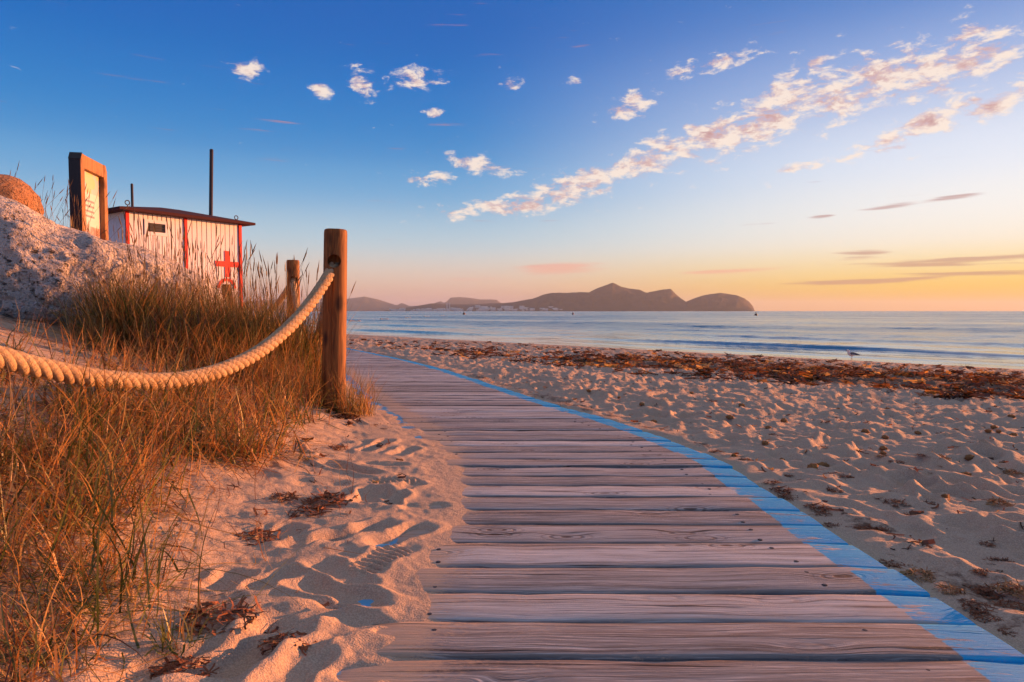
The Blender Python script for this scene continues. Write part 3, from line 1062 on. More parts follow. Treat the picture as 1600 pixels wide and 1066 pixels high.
POSTS = [(-2.02, 1.22), (-1.21, 4.60), (-2.66, 8.3), (-4.85, 11.6)]
HOLES = []
LAB = ['turned wooden fence post at the near end of the thick rope, left of the frame',
       'tall thick turned wooden fence post, the nearest one, with the pale rope through its hole',
       'second wooden fence post standing behind the grass, smaller and farther than the nearest',
       'third wooden fence post hidden behind the tall grass near the hut']
for k, (x, y) in enumerate(POSTS):
    gz = float(ground_z(x, y)[0])
    top = [1.25, 1.245, 1.315, 1.15][k]
    hz = [1.06, 1.03, 1.075, 0.92][k]
    hd = math.atan2(POSTS[max(k - 1, 0)][1] - POSTS[max(k - 1, 0) + 1][1], POSTS[max(k - 1, 0)][0] - POSTS[max(k - 1, 0) + 1][0])
    if k == 1:
        hd = R(-82)
    me = post_mesh(0.078, top - gz, hz - gz, hd, k * 7.3)
    o = link('fence_post', me, None, (x, y, gz))
    o.rotation_euler = (0, R([0, 1.4, 0.4, 1][k]), 0)
    tag(o, LAB[k], 'post', 'posts of the rope fence')
    HOLES.append(Vector((x + [0, .016, .004, .01][k], y, hz)))


def rope(pts, label, rad=0.0195, pitch=0.19):
    pts = np.asarray(pts, float)
    seg = np.r_[0, np.cumsum(np.linalg.norm(np.diff(pts, axis=0), axis=1))]
    n = int(seg[-1] / 0.0065)
    s = np.linspace(0, seg[-1], n)
    c = np.stack([np.interp(s, seg, pts[:, k]) for k in range(3)], 1)
    ker = np.hanning(41)
    ker /= ker.sum()
    for k in range(3):
        c[:, k] = np.convolve(np.pad(c[:, k], 20, mode='reflect', reflect_type='odd'), ker, mode='valid')
    t = np.gradient(c, axis=0)
    t /= np.linalg.norm(t, axis=1)[:, None]
    a = np.cross(t, [0, 0, 1.0])
    a /= np.linalg.norm(a, axis=1)[:, None]
    b = np.cross(a, t)
    root = empty('rope', Vector(c[0]))
    tag(root, label, 'rope', 'ropes slung between the fence posts')
    for k in range(4):
        ph = -2 * np.pi * s / pitch + k * 2 * np.pi / 4
        off = rad * 1.08
        p = c + off * (np.cos(ph)[:, None] * a + np.sin(ph)[:, None] * b)
        rr = rad * (0.94 + 0.035 * np.sin(s * 90 + k) + 0.03 * np.array([mnoise.noise(Vector((q * 30, k * 9.0, 0))) for q in s]))
        v, f = sweep(p, rr, 12)
        at_ = {'rs': np.repeat(s, 12), 'ra': np.tile(np.arange(12) / 12.0, len(s))}
        link('strand', mesh_from('strand', v - c[0], f, M['rope'], True, at_), root)
    rope_fuzz(root, c, rad, 2500)


def rope_fuzz(root, c, rad, n):
    i = rng.integers(0, len(c), n)
    a = rng.uniform(0, 2 * np.pi, n)
    t = np.gradient(c, axis=0)[i]
    t /= np.linalg.norm(t, axis=1)[:, None]
    u = np.cross(t, [0, 0, 1.0])
    u /= np.linalg.norm(u, axis=1)[:, None]
    w = np.cross(u, t)
    nrm = np.cos(a)[:, None] * u + np.sin(a)[:, None] * w
    p = c[i] + nrm * rad * 1.75
    q = p + nrm * rng.uniform(.003, .012, (n, 1)) + t * rng.normal(0, .006, (n, 1))
    sd = np.cross(nrm, t) * .0006
    V = np.stack([p + sd, p - sd, q], 1).reshape(-1, 3) - c[0]
    o = link('loose_fibre', mesh_from('loose_fibre', V, np.arange(n * 3).reshape(-1, 3), M['rope'], False, {'rs': np.zeros(n * 3), 'ra': np.zeros(n * 3)}), root)
    o['kind'] = 'stuff'


def span(A, B, sag_pts, label, rad=0.0195):
    """sag_pts: (t, z) along the span"""
    ts = np.linspace(0, 1, 120)
    tt, zz = zip(*sag_pts)
    cf = np.polyfit(tt, zz, 4 if len(tt) > 5 else 3 if len(tt) > 3 else 2)
    z = np.polyval(cf, ts)
    pts = np.stack([A.x + (B.x - A.x) * ts, A.y + (B.y - A.y) * ts, z], 1)
    rope(pts, label, rad)


A, B = HOLES[1], HOLES[0]
sp = []
for (px, py) in [(525, 412), (500, 455), (470, 492), (430, 530), (400, 552), (350, 576), (300, 590), (220, 598), (150, 592), (80, 579), (30, 567), (0, 558)]:
    k = (px - 800) / FPX
    t = (k * A.y - A.x) / ((B.x - A.x) - k * (B.y - A.y))
    d = A.y + (B.y - A.y) * t
    sp.append((t, at(px, py, d).z))
sp.append((1.0, B.z))
span(A, B, sp, 'thick cream twisted rope sagging across the left foreground from the nearest post', 0.0195)
A, B = HOLES[2], HOLES[1]
span(A, B, [(0, A.z), (0.5, 0.36), (1, B.z)], 'pale twisted rope sagging between the nearest post and the second post', 0.0185)
A, B = HOLES[3], HOLES[2]
span(A, B, [(0, A.z), (0.5, 0.58), (1, B.z)], 'rope running from the second post into the tall grass near the hut', 0.0185)


# ------------------------------------------------------------------ boulders
def boulder(name, label, center, axes, tilt, yaw, mat, seed, sub=6, lump=0.16, taper=0.0):
    bm = bmesh.new()
    bmesh.ops.create_icosphere(bm, subdivisions=sub, radius=1.0)
    Rm = Matrix.Rotation(yaw, 3, 'Z') @ Matrix.Rotation(tilt, 3, 'Y')
    ax = Vector(axes)
    for v in bm.verts:
        p = v.co.copy()
        e = 3.2
        k = (abs(p.x) ** e + abs(p.y) ** e + abs(p.z) ** e) ** (-1 / e)
        p = p * k
        q = Vector((p.x * ax.x, p.y * ax.y, p.z * ax.z))
        q.z *= 1 - taper * p.x
        q.y *= 1 - 0.35 * taper * p.x
        n = p.normalized()
        sv = q * 0.9 + Vector((seed, seed * 2, 0))
        d = lump * mnoise.noise(sv * 1.3) + lump * .5 * mnoise.noise(sv * 3.1) + .04 * mnoise.noise(sv * 3.6) + .03 * (0.4 - abs(mnoise.noise(sv * 7))) + .018 * mnoise.noise(sv * 19)
        pit = mnoise.voronoi(sv * 6.5)[0][0]
        d -= 0.06 * max(0, 0.30 - pit) / 0.30 * max(0, mnoise.noise(sv * 1.7) + .35)
        pit2 = mnoise.voronoi(sv * 17)[0][0]
        d -= 0.018 * max(0, 0.32 - pit2) / 0.32
        q += n * d
        v.co = Rm @ q
    me = bpy.data.meshes.new(name)
    bm.to_mesh(me)
    bm.free()
    me.polygons.foreach_set('use_smooth', np.ones(len(me.polygons), bool))
    me.materials.append(mat)
    o = link(name, me, None, center)
    tag(o, label, 'boulder')
    return o


boulder('boulder', 'big pale pitted limestone boulder leaning on the dune at the left', (-4.0, 5.5, 1.03), (1.68, .58, .44), R(14), R(42), M['rock'], 3.3, 7, 0.12, 0.10)
boulder('boulder', 'reddish boulder peeking over the big pale boulder at the left edge', (-5.5, 6.9, 1.68), (.62, .5, .44), R(10), R(15), M['rock2'], 8.1, 5, 0.10)


# ------------------------------------------------------------------ information board
def build_sign():
    root = empty('information_board', (-5.0, 8.0, float(ground_z(-5.0, 8.0)[0])))
    tag(root, 'wooden framed information board standing behind the big boulder', 'sign')
    t = Vector((-0.19, 0.98, 0)).normalized()
    root.rotation_euler = (0, 0, math.atan2(t.y, t.x) - R(90))      # local +Y runs along the board, +X is its face
    H = 2.535 - root.location.z
    L = 0.78

    def post(y0, sgn):
        def f(bm):
            # post with a slanted outer corner at the top
            x0, x1, w = -.13, .0, .10
            ya, yb = (y0, y0 + w)
            cut = 0.075
            if sgn < 0:
                pr = [(ya, -.4), (yb, -.4), (yb, H), (ya + cut * .55, H), (ya, H - cut)]
            else:
                pr = [(ya, -.4), (yb, -.4), (yb, H - cut), (yb - cut * .55, H), (ya, H)]
            a = [bm.verts.new((x0, y, z)) for y, z in pr]
            b = [bm.verts.new((x1, y, z)) for y, z in pr]
            bm.faces.new(a)
            bm.faces.new(b[::-1])
            for i in range(5):
                bm.faces.new((a[i], a[(i + 1) % 5], b[(i + 1) % 5], b[i]))
        return f
    bm_obj('post', post(0, -1), M['sign_wood'], root, bevel=.004)
    bm_obj('post', post(L - .10, 1), M['sign_wood'], root, bevel=.004)
    bm_obj('top_rail', lambda bm: box(bm, -.122, -.003, .1005, L - .1005, H - .16, H - .002), M['sign_wood'], root, bevel=.004)
    bm_obj('bottom_rail', lambda bm: box(bm, -.122, -.003, .1005, L - .1005, .05, .17), M['sign_wood'], root, bevel=.004)
    bm_obj('panel', lambda bm: box(bm, -.085, -.06, .101, L - .101, .171, H - .161), M['print'], root)
    bm_obj('dark_side', lambda bm: box(bm, -.128, -.004, -.007, -.0015, -.3, H - .08), M['cap'], root)  # thin dark sheet covering the near post's end face

    def capf(bm):
        y0, z0, y1, z1 = -.006, H - .078, .040, H + .004
        v = [bm.verts.new(p) for p in ((-.131, y0, z0), (.001, y0, z0), (.001, y1, z1), (-.131, y1, z1), (-.131, y0 - .004, z0 + .005), (.001, y0 - .004, z0 + .005), (.001, y1 - .004, z1 + .005), (-.131, y1 - .004, z1 + .005))]
        for q in ((0, 3, 2, 1), (4, 5, 6, 7), (0, 1, 5, 4), (1, 2, 6, 5), (2, 3, 7, 6), (3, 0, 4, 7)):
            bm.faces.new([v[i] for i in q])
    bm_obj('cap_plate', capf, M['cap'], root)


build_sign()


# ------------------------------------------------------------------ lifeguard hut
def build_hut():
    L0, R0 = Vector((-7.76, 13.8, 0)), Vector((-6.30, 16.0, 0))
    t = (R0 - L0)
    W = t.length
    t.normalize()
    D = 1.35
    z0, ze = 0.42, 2.70
    root = empty('beach_hut', (L0.x, L0.y, z0), math.atan2(t.y, t.x))     # local +X along the front, +Y into the hut
    tag(root, 'white boarded lifeguard hut with red corner posts and a red cross', 'hut')
    h = ze - z0
    bm_obj('wall_core', lambda bm: box(bm, .03, W - .03, .03, D - .03, 0, h), M['glass'], root)
    posts_x = [(0.0, .07), (W * .481 - .035, W * .481 + .035), (W - .075, W)]
    wx0, wx1, wz0, wz1 = W * .17, W * .31, 1.92, 2.10       # louvre window

    def boards(x0, x1, n, holes=None):
        bw = (x1 - x0) / n
        for i in range(n):
            a, b = x0 + i * bw + .009, x0 + (i + 1) * bw - .009
            if holes and b > wx0 - .07 and a < wx1 + .07:
                parts = [(0, wz0 - .07), (wz1 + .07, h)]
            else:
                parts = [(0, h)]
            if len(parts) == 2:
                for (c0, c1) in ((a, min(b, wx0 - .0705)), (max(a, wx1 + .0705), b)):
                    if c1 - c0 > .008:
                        bm_obj('wall_board', lambda bm: box(bm, c0, c1, .009, .0295, wz0 - .0695, wz1 + .0695), M['white'], root)
            for (q0, q1) in parts:
                bm_obj('wall_board', lambda bm: box(bm, a, b, .008 + random.uniform(0, .003), .0295, q0, q1), M['white'], root)
    boards(.071, W * .481 - .036, 12, True)
    boards(W * .481 + .036, W - .076, 11)
    for i in range(10):                                     # the right-hand end and the left end, also boarded
        a, b = .03 + i * (D - .06) / 10 + .004, .03 + (i + 1) * (D - .06) / 10 - .004
        bm_obj('wall_board', lambda bm: box(bm, W - .0295, W - .01, a, b, 0, h), M['white'], root)
        bm_obj('wall_board', lambda bm: box(bm, .01, .0295, a, b, 0, h), M['white'], root)
    for (a, b) in posts_x:
        bm_obj('corner_post', lambda bm: box(bm, a, b, -.014, .028, 0, h), M['red'], root, bevel=.004)
    # window
    fr = bm_obj('window_frame', lambda bm: [box(bm, wx0 - .07, wx1 + .07, -.006, .029, wz1, wz1 + .07), box(bm, wx0 - .07, wx1 + .07, -.006, .029, wz0 - .07, wz0),
                                            box(bm, wx0 - .07, wx0, -.006, .029, wz0 + .0005, wz1 - .0005), box(bm, wx1, wx1 + .07, -.006, .029, wz0 + .0005, wz1 - .0005)], M['white'], root)
    bm_obj('window_glass', lambda bm: box(bm, wx0, wx1, .024, .028, wz0, wz1), M['glass'], fr)
    for i in range(3):
        zz = wz0 + .03 + i * .055
        bm_obj('louvre', lambda bm: box(bm, wx0 + .002, wx1 - .002, .004, .020, zz, zz + .012), M['dark'], fr)
    # red cross and the top of the round emblem under it
    cx, cz = W * .855, 1.77 - z0

    def cross(bm):
        w, l = .062, .30
        pr = [(-w, -l), (w, -l), (w, -w), (l, -w), (l, w), (w, w), (w, l), (-w, l), (-w, w), (-l, w), (-l, -w), (-w, -w)]
        a = [bm.verts.new((cx + x, -.002, cz + z)) for x, z in pr]
        b = [bm.verts.new((cx + x, .0075, cz + z)) for x, z in pr]
        bm.faces.new(a)
        bm.faces.new(b[::-1])
        for i in range(12):
            bm.faces.new((a[i], b[i], b[(i + 1) % 12], a[(i + 1) % 12]))
    bm_obj('red_cross', cross, M['red'], root)

    def arc(bm):
        n = 20
        vs = []
        for i in range(n + 1):
            q = math.pi * i / n
            row = []
            for (r_, y) in ((.24, -.002), (.17, -.002), (.17, .0075), (.24, .0075)):
                row.append(bm.verts.new((cx - .02 + r_ * math.cos(q), y, cz - .55 + r_ * .95 * math.sin(q))))
            vs.append(row)
        for A_, B_ in zip(vs, vs[1:]):
            for j in range(4):
                bm.faces.new((A_[j], A_[(j + 1) % 4], B_[(j + 1) % 4], B_[j]))
    bm_obj('red_emblem', arc, M['red'], root)

    # shallow hipped roof with a thick dark edge
    o = .22

    def roof(bm):
        P = [(-o, -o), (W + o, -o), (W + o, D + o), (-o, D + o)]
        lo = [bm.verts.new((x, y, h + .002)) for x, y in P]
        hi = [bm.verts.new((x, y, h + .055)) for x, y in P]
        ap = [bm.verts.new((W * .42, D * .5, h + .27)), bm.verts.new((W * .58, D * .5, h + .27))]
        bm.faces.new(lo[::-1])
        for i in range(4):
            bm.faces.new((lo[i], lo[(i + 1) % 4], hi[(i + 1) % 4], hi[i]))
        bm.faces.new((hi[0], hi[1], ap[1], ap[0]))
        bm.faces.new((hi[1], hi[2], ap[1]))
        bm.faces.new((hi[2], hi[3], ap[0], ap[1]))
        bm.faces.new((hi[3], hi[0], ap[0]))
    bm_obj('roof', roof, M['roof'], root)
    for (x, y) in ((.02, -.05), (W - .05, .12)):
        zb = h + .055 + 0.34 * 0.0
        yy = y + o
        zr = h + .055 + .215 * min((y + o) / (D * .5 + o), (x + o) / (W * .42 + o), (W + o - x) / (W * .42 + o))
        ang = np.linspace(0, 2 * np.pi, 17)
        ring = np.stack([x + .045 * np.cos(ang), np.full(17, y), zr + .075 + .045 * np.sin(ang)], 1)
        v, f = sweep(ring, 0.010, 6)
        e = link('ring_bolt', mesh_from('ring_bolt', v, f, M['dark'], True), root)
        v, f = sweep([(x, y, zr - .02), (x, y, zr + .035)], 0.010, 6)
        link('shank', mesh_from('shank', v, f, M['dark'], True), e)


build_hut()


def pole(name, label, px, d, top_y, rad, lean):
    p = at(px, top_y, d)
    gz = float(land(p.x, p.y)) - 0.2
    o = bm_obj(name, lambda bm: lathe(bm, [(rad * 1.05, 0), (rad, (p.z - gz) * .55), (rad * .93, (p.z - gz) * .551), (rad * .9, p.z - gz - .02), (rad * .6, p.z - gz)], 12), M['dark'], None, True)
    o.location = (p.x - lean * (p.z - gz), p.y, gz)
    o.rotation_euler = (0, math.atan(lean), 0)
    tag(o, label, 'pole')


pole('mast', 'tall thin dark mast rising behind the right half of the hut roof', 330.5, 18.0, 233, .052, 0.03)
pole('mast', 'short thin dark mast behind the left end of the hut roof', 206, 17.2, 287, .034, 0.0)


# ------------------------------------------------------------------ dune grass
GREEN = np.array([[.060, .085, .014], [.085, .105, .018], [.040, .060, .012], [.20, .20, .045]])
STRAW = np.array([[.54, .27, .07], [.42, .185, .045], [.62, .37, .12], [.36, .145, .035]])
BROWN = np.array([[.15, .060, .020], [.085, .036, .015], [.21, .080, .026]])


def blades(x, y, L, th0, th1, width, azim, mixw, seg=5, z=None):
    """curved tapering blades -> verts, quads, colours"""
    n = len(x)
    z = ground_z(x, y) if z is None else z
    t = np.linspace(0, 1, seg + 1)
    th = th0[:, None] + (th1 - th0)[:, None] * (t[None, :] ** 1.4)
    wob = rng.normal(0, 0.10, (n, 1)) * np.sin(t * np.pi * 1.5)[None, :]
    ds = L[:, None] / seg
    hz = np.cumsum(np.sin(th) * ds, 1) - np.sin(th[:, :1]) * ds
    vz = np.cumsum(np.cos(th) * ds, 1) - np.cos(th[:, :1]) * ds
    ca, sa = np.cos(azim)[:, None], np.sin(azim)[:, None]
    px = x[:, None] + hz * ca - wob * L[:, None] * sa * t
    py = y[:, None] + hz * sa + wob * L[:, None] * ca * t
    pz = z[:, None] - 0.01 + vz
    gz = land(px.ravel(), py.ravel()).reshape(px.shape)
    pz = np.maximum(pz, gz + 0.004 + 0.012 * rng.random((n, 1)))
    w = width[:, None] * (1 - 0.92 * t[None, :] ** 1.6) * 0.5
    tw = rng.uniform(0, np.pi, n)[:, None]
    sx, sy = np.cos(azim + np.pi / 2)[:, None] * np.cos(tw) + ca * np.sin(tw) * .6, np.sin(azim + np.pi / 2)[:, None] * np.cos(tw) + sa * np.sin(tw) * .6
    sz = 0.35 * np.sin(tw)
    Aa = np.stack([px + sx * w, py + sy * w, pz + sz * w], -1)
    Bb = np.stack([px - sx * w, py - sy * w, pz - sz * w], -1)
    V = np.stack([Aa, Bb], 2).reshape(n, -1, 3)
    k = (seg + 1) * 2
    base = (np.arange(n) * k)[:, None, None]
    j = np.arange(seg)[None, :, None] * 2
    F = (base + j + np.array([0, 1, 3, 2])[None, None, :]).reshape(-1, 4)
    kind = rng.choice(3, n, p=mixw)
    C = np.where((kind == 0)[:, None], GREEN[rng.integers(0, 4, n)], np.where((kind == 1)[:, None], STRAW[rng.integers(0, 4, n)], BROWN[rng.integers(0, 3, n)]))
    C = C * rng.uniform(.85, 1.4, (n, 1))
    tip = np.array([.36, .20, .07])
    mixt = (t[None, :, None] ** 2) * rng.uniform(0, .5, (n, 1, 1))
    Cv = C[:, None, :] * (1 - mixt) + tip * mixt
    Cv = np.repeat(Cv, 2, axis=1)
    return V.reshape(-1, 3), F, Cv.reshape(-1, 3)


def heads(x, y, L, th1, azim, z=None, dark=True):
    """upright stalks that end in a narrow seed spike"""
    n = len(x)
    z = ground_z(x, y) if z is None else z
    out = []
    for i in range(n):
        m = 6
        tt = np.linspace(0, 1, m)
        th = th1[i] * tt ** 1.3
        ds = L[i] / (m - 1)
        hx = np.r_[0, np.cumsum(np.sin(th[1:]) * ds)]
        hz = np.r_[0, np.cumsum(np.cos(th[1:]) * ds)]
        p = np.stack([x[i] + hx * math.cos(azim[i]), y[i] + hx * math.sin(azim[i]), z[i] + hz], 1)
        d = p[-1] - p[-2]
        d /= np.linalg.norm(d)
        hl = rng.uniform(.06, .13)
        p = np.vstack([p, p[-1] + d * hl * .15, p[-1] + d * hl * .6, p[-1] + d * hl])
        r = np.r_[np.linspace(.0018, .0012, m), .0042, .0036, .0006]
        v, f = sweep(p, r, 4)
        c = np.tile(np.array([.20, .12, .045]) if dark else np.array([.33, .20, .07]), (len(v), 1)) * rng.uniform(.6, 1.2)
        out.append((v, f, c))
    return join(out)


def join(parts):
    V, F, C, o = [], [], [], 0
    for v, f, c in parts:
        V.append(v)
        F.append(f + o)
        C.append(c)
        o += len(v)
    return np.concatenate(V), np.concatenate(F), np.concatenate(C)


def grass_obj(name, parts, label, cat=None, kind='stuff', group=None):
    v, f, c = join(parts)
    o = link(name, mesh_from(name, v, f, M['grass'], False, {'bc': c}))
    return tag(o, label, cat, group, kind)


def ell(n, cx, cy, rx, ry, rot=0.0, clump=0):
    """points in an ellipse, gathered in tussocks"""
    if clump:
        k = max(1, n // clump)
        a, r = rng.uniform(0, 2 * np.pi, k), np.sqrt(rng.random(k))
        u0, v0 = r * np.cos(a), r * np.sin(a)
        i = rng.integers(0, k, n)
        u, v = u0[i] + rng.normal(0, .055 / rx, n), v0[i] + rng.normal(0, .055 / ry, n)
    else:
        a, r = rng.uniform(0, 2 * np.pi, n), np.sqrt(rng.random(n))
        u, v = r * np.cos(a), r * np.sin(a)
    u, v = u * rx, v * ry
    return cx + u * math.cos(rot) - v * math.sin(rot), cy + u * math.sin(rot) + v * math.cos(rot)


def field(n, cx, cy, rx, ry, rot, L, lean, bend, w, mixw, clump=0, az=None, seg=5):
    x, y = ell(n, cx, cy, rx, ry, rot, clump)
    ln = rng.uniform(*L, n)
    a0 = np.abs(rng.normal(0, lean, n))
    a1 = a0 + np.abs(rng.normal(bend, bend * .5, n))
    azim = rng.uniform(0, 2 * np.pi, n) if az is None else rng.normal(az, 0.9, n)
    return blades(x, y, ln, a0, np.minimum(a1, 2.2), rng.uniform(w * .6, w * 1.3, n), azim, mixw, seg)


# tall clump between boulder and posts
P = [field(4200, -2.42, 5.2, .70, .50, R(-15), (.36, .74), .34, .55, .0085, (.50, .28, .22), 60),
     field(3000, -2.0, 5.6, .50, .65, R(35), (.45, .88), .22, .4, .0076, (.58, .27, .15), 60),
     field(2800, -2.35, 4.75, .75, .34, R(-12), (.24, .50), .85, .8, .0072, (.16, .52, .32), 50),
     field(1100, -1.75, 4.85, .33, .50, R(20), (.22, .48), .35, .5, .0048, (.35, .42, .23), 40),
     field(260, -2.95, 5.0, .25, .25, 0, (.35, .7), .6, .6, .0055, (.6, .25, .15), 30, R(150))]
x, y = ell(190, -2.25, 5.45, .85, .55, R(-10))
P.append(heads(x, y, rng.uniform(.65, 1.0, 190), np.abs(rng.normal(.2, .15, 190)), rng.uniform(0, 6.28, 190)))
grass_obj('dune_grass', P, 'tall green and rust dune grass between the boulder and the fence posts')

# grass on the dune top by the sign and in front of the hut
P = [field(1200, -4.55, 8.3, .50, .8, 0, (.45, .90), .18, .25, .008, (.30, .50, .20), 40),
     field(1100, -4.1, 7.9, .7, .5, 0, (.30, .65), .25, .35, .007, (.32, .46, .22), 40),
     field(1500, -3.3, 7.4, .8, .7, R(-30), (.42, .80), .22, .3, .009, (.45, .37, .18), 40),
     field(300, -5.5, 7.2, .6, .5, 0, (.3, .6), .4, .35, .005, (.3, .45, .25), 20)]
x, y = ell(80, -4.3, 8.0, .9, .7)
P.append(heads(x, y, rng.uniform(.5, 1.0, 80), np.abs(rng.normal(.15, .12, 80)), rng.uniform(0, 6.28, 80), dark=False))
x, y = ell(150, -5.25, 7.4, .75, .6)
P.append(heads(x, y, rng.uniform(.75, 1.35, 150), np.abs(rng.normal(.35, .3, 150)), rng.uniform(0, 6.28, 150)))
grass_obj('dune_top_grass', P, 'dry grass and thin seed stalks on the dune top around the information board')

# sprawling straw-coloured grass on the near bank
P = [field(1500, -1.85, 2.80, .62, .40, R(-25), (.12, .34), 1.0, 1.0, .0075, (.36, .46, .18), 40, None, 6),
     field(1300, -1.32, 2.75, .30, .50, R(-20), (.14, .36), .85, 1.1, .0068, (.40, .42, .18), 40, None, 6),
     field(1400, -1.36, 2.0, .30, .45, R(10), (.14, .38), .9, 1.1, .0058, (.38, .44, .18), 36, None, 6),
     field(700, -1.06, 1.45, .20, .28, R(10), (.12, .32), .9, 1.1, .0046, (.40, .44, .16), 32, None, 6),
     field(420, -.88, 1.20, .11, .13, 0, (.08, .24), 1.0, 1.0, .0040, (.36, .44, .20), 28, None, 6),
     field(1200, -1.42, 3.65, .32, .50, R(-10), (.14, .38), .8, .9, .0072, (.36, .42, .22), 45, None, 6),
     field(700, -2.3, 3.9, .8, .35, 0, (.10, .26), 1.3, .25, .0062, (.10, .52, .38), 30),
     field(900, -1.45, 2.4, .5, .9, R(-10), (.10, .25), 1.45, .1, .0050, (.0, .55, .45), 0),
     field(70, -1.08, 1.85, .25, .45, 0, (.32, .56), .8, 1.0, .0062, (.75, .25, 0), 4, R(-10), 9),
     field(40, -.82, 1.42, .1, .16, 0, (.24, .44), .8, 1.0, .0048, (.85, .15, 0), 6, R(10), 9)]
grass_obj('bank_grass', P, 'sprawling straw coloured grass over the sand bank below the thick rope')

# loose dead stems lying on the bare sand
P = [field(260, -.95, 2.3, .45, .9, R(12), (.05, .2), 1.4, .15, .0026, (.0, .55, .45))]
grass_obj('fallen_stems', P, 'loose dead grass stems lying on the bare sand bank')


def tuft(n, cx, cy, r, L, label, mixw, lean=.35):
    P = [field(n, cx, cy, r, r, 0, L, lean, .45, .0042, mixw)]
    grass_obj('grass_tuft', P, label, 'grass', 'thing', 'grass tufts by the nearest post')


tuft(380, -1.03, 4.46, .13, (.16, .40), 'upright grass tuft growing against the right foot of the nearest post', (.40, .45, .15))
tuft(420, -1.42, 4.52, .17, (.2, .42), 'rusty grass tuft growing against the left foot of the nearest post', (.25, .5, .25))
tuft(60, -.66, 1.32, .04, (.06, .14), 'small fresh green tuft alone on the sand at the bottom edge', (.8, .2, 0), .6)
hx, hy = hit(478, 718)
tuft(40, hx, hy, .04, (.03, .07), 'tiny green sprig lying on the bare sand bank', (.8, .2, 0), .9)


# ------------------------------------------------------------------ seaweed, fibre balls, stones
def ribbon_clump(n, r, h, L, w, seedv):
    rg = np.random.default_rng(seedv)
    V, F, o = [], [], 0
    for i in range(n):
        a = rg.uniform(0, 2 * np.pi)
        q = r * math.sqrt(rg.random())
        c = np.array([q * math.cos(a), q * math.sin(a), 0])
        hh = h * (1 - (q / r) ** 2) * rg.random()
        d = rg.uniform(0, 2 * np.pi)
        l = rg.uniform(*L)
        bend = rg.normal(0, .6)
        pitch = rg.normal(0, .25)
        pts = []
        for k in range(4):
            t = (k / 3 - .5)
            an = d + bend * t
            pts.append(c + np.array([math.cos(an) * l * t, math.sin(an) * l * t, hh + .004 + l * t * pitch + .012 * rg.random()]))
        ww = w * rg.uniform(.6, 1.4) / 2
        sd = np.array([-math.sin(d), math.cos(d), rg.normal(0, .6)])
        for p in pts:
            p[2] = max(p[2], .001)
            V += [p + sd * ww, p - sd * ww]
        for k in range(3):
            F.append((o + 2 * k, o + 2 * k + 1, o + 2 * k + 3, o + 2 * k + 2))
        o += 8
    return np.array(V), np.array(F)


CL = []
for i in range(5):
    v, f = ribbon_clump(80, .10, .034, (.03, .09), .0065, 100 + i)
    CL.append(mesh_from('seaweed_clump', v, f, M['weed'] if i < 4 else M['weed2']))


def clump(px, py, k, size, label, group, flat=1.0):
    x, y = hit(px, py)
    z = float(ground_z(x, y)[0])
    o = link('seaweed_clump', CL[k], None, (x, y, z - .003))
    o.rotation_euler = (0, 0, random.uniform(0, 6.28))
    o.scale = (size, size, size * flat)
    tag(o, label, 'seaweed', group)


EL = 'dark dried seaweed clump on the sand against the right edge of the boardwalk'
RL = 'dark brown dried seaweed clump lying on the open trodden beach sand'
for (zx, zy, sz) in [(320, 20, .9), (440, 62, .8), (560, 160, 1.0), (600, 190, 1.2), (625, 215, 1.0), (745, 262, 1.1), (770, 285, .9), (805, 330, .7), (1050, 488, .8), (1420, 690, .9), (1450, 725, .8), (1380, 660, .6), (1540, 790, .5)]:
    clump(1000 + zx / 2.667, 700 + zy / 2.667, random.randrange(4), sz * .42, EL, 'seaweed clumps along the boardwalk edge', .6)
for (zx, zy, sz) in [(620, 122, .7), (672, 142, .8), (850, 118, .9), (812, 187, .8), (1060, 232, 1.2), (1000, 210, .7), (950, 350, 1.2), (990, 345, .9), (1500, 485, .9), (1430, 595, 1.1), (1480, 610, 1.0), (1575, 680, 1.1), (1450, 105, .9), (1180, 62, .8), (1070, 72, .8), (1430, 400, .7), (1120, 295, .7), (1220, 240, .8), (1440, 550, .7), (900, 25, .7), (760, 20, .6), (1330, 15, .8), (1545, 62, .7)]:
    clump(1000 + zx / 2.667, 700 + zy / 2.667, random.randrange(4), sz * .42, RL, 'seaweed clumps on the open beach', .6)
for (zx, zy, sz) in [(1165, 548, .9), (1293, 610, .7), (1550, 628, 1.0), (1185, 165, .9), (1250, 65, .9), (1555, 92, .9), (1495, 240, .9), (1012, 48, .7)]:
    clump(1000 + zx / 2.667, 700 + zy / 2.667, 4, sz * .45, 'straw coloured tuft of dried fibres glowing orange on the beach sand', 'straw fibre tufts on the beach', 1.3)
for (px, py, k, sz, lb) in [(347, 972, 1, .8, 'dark tuft of dead leaves in a hollow at the bottom of the sand bank'), (446, 1003, 2, .5, 'small dark leaf heap beside a footprint near the bottom of the sand bank'),
                            (512, 785, 0, .8, 'brown leaf litter in the middle of the sand bank'), (478, 800, 3, .7, 'brown leaf litter left of the boot prints on the sand bank'),
                            (440, 778, 1, .6, 'brown leaf litter at the edge of the bank grass'), (395, 835, 2, .7, 'dead leaves under the lower edge of the bank grass'),
                            (525, 700, 0, .55, 'small leaf litter heap high on the sand bank'), (285, 1045, 3, .6, 'dead leaves at the bottom left of the sand bank')]:
    clump(px, py, k, sz, lb, 'leaf litter heaps on the sand bank', .8)
P = []
for i in range(70):
    t = random.random()
    px, py = 470 + 90 * t + random.gauss(0, 8), 605 + 52 * t + random.gauss(0, 6)
    x, y = hit(px, py)
    v, f = ribbon_clump(6, .03, .012, (.03, .06), .012, 900 + i)
    P.append((v + np.array([x, y, float(ground_z(x, y)[0])]), f, np.tile(np.array(BROWN[i % 3]) * random.uniform(.4, 1.2), (len(v), 1))))
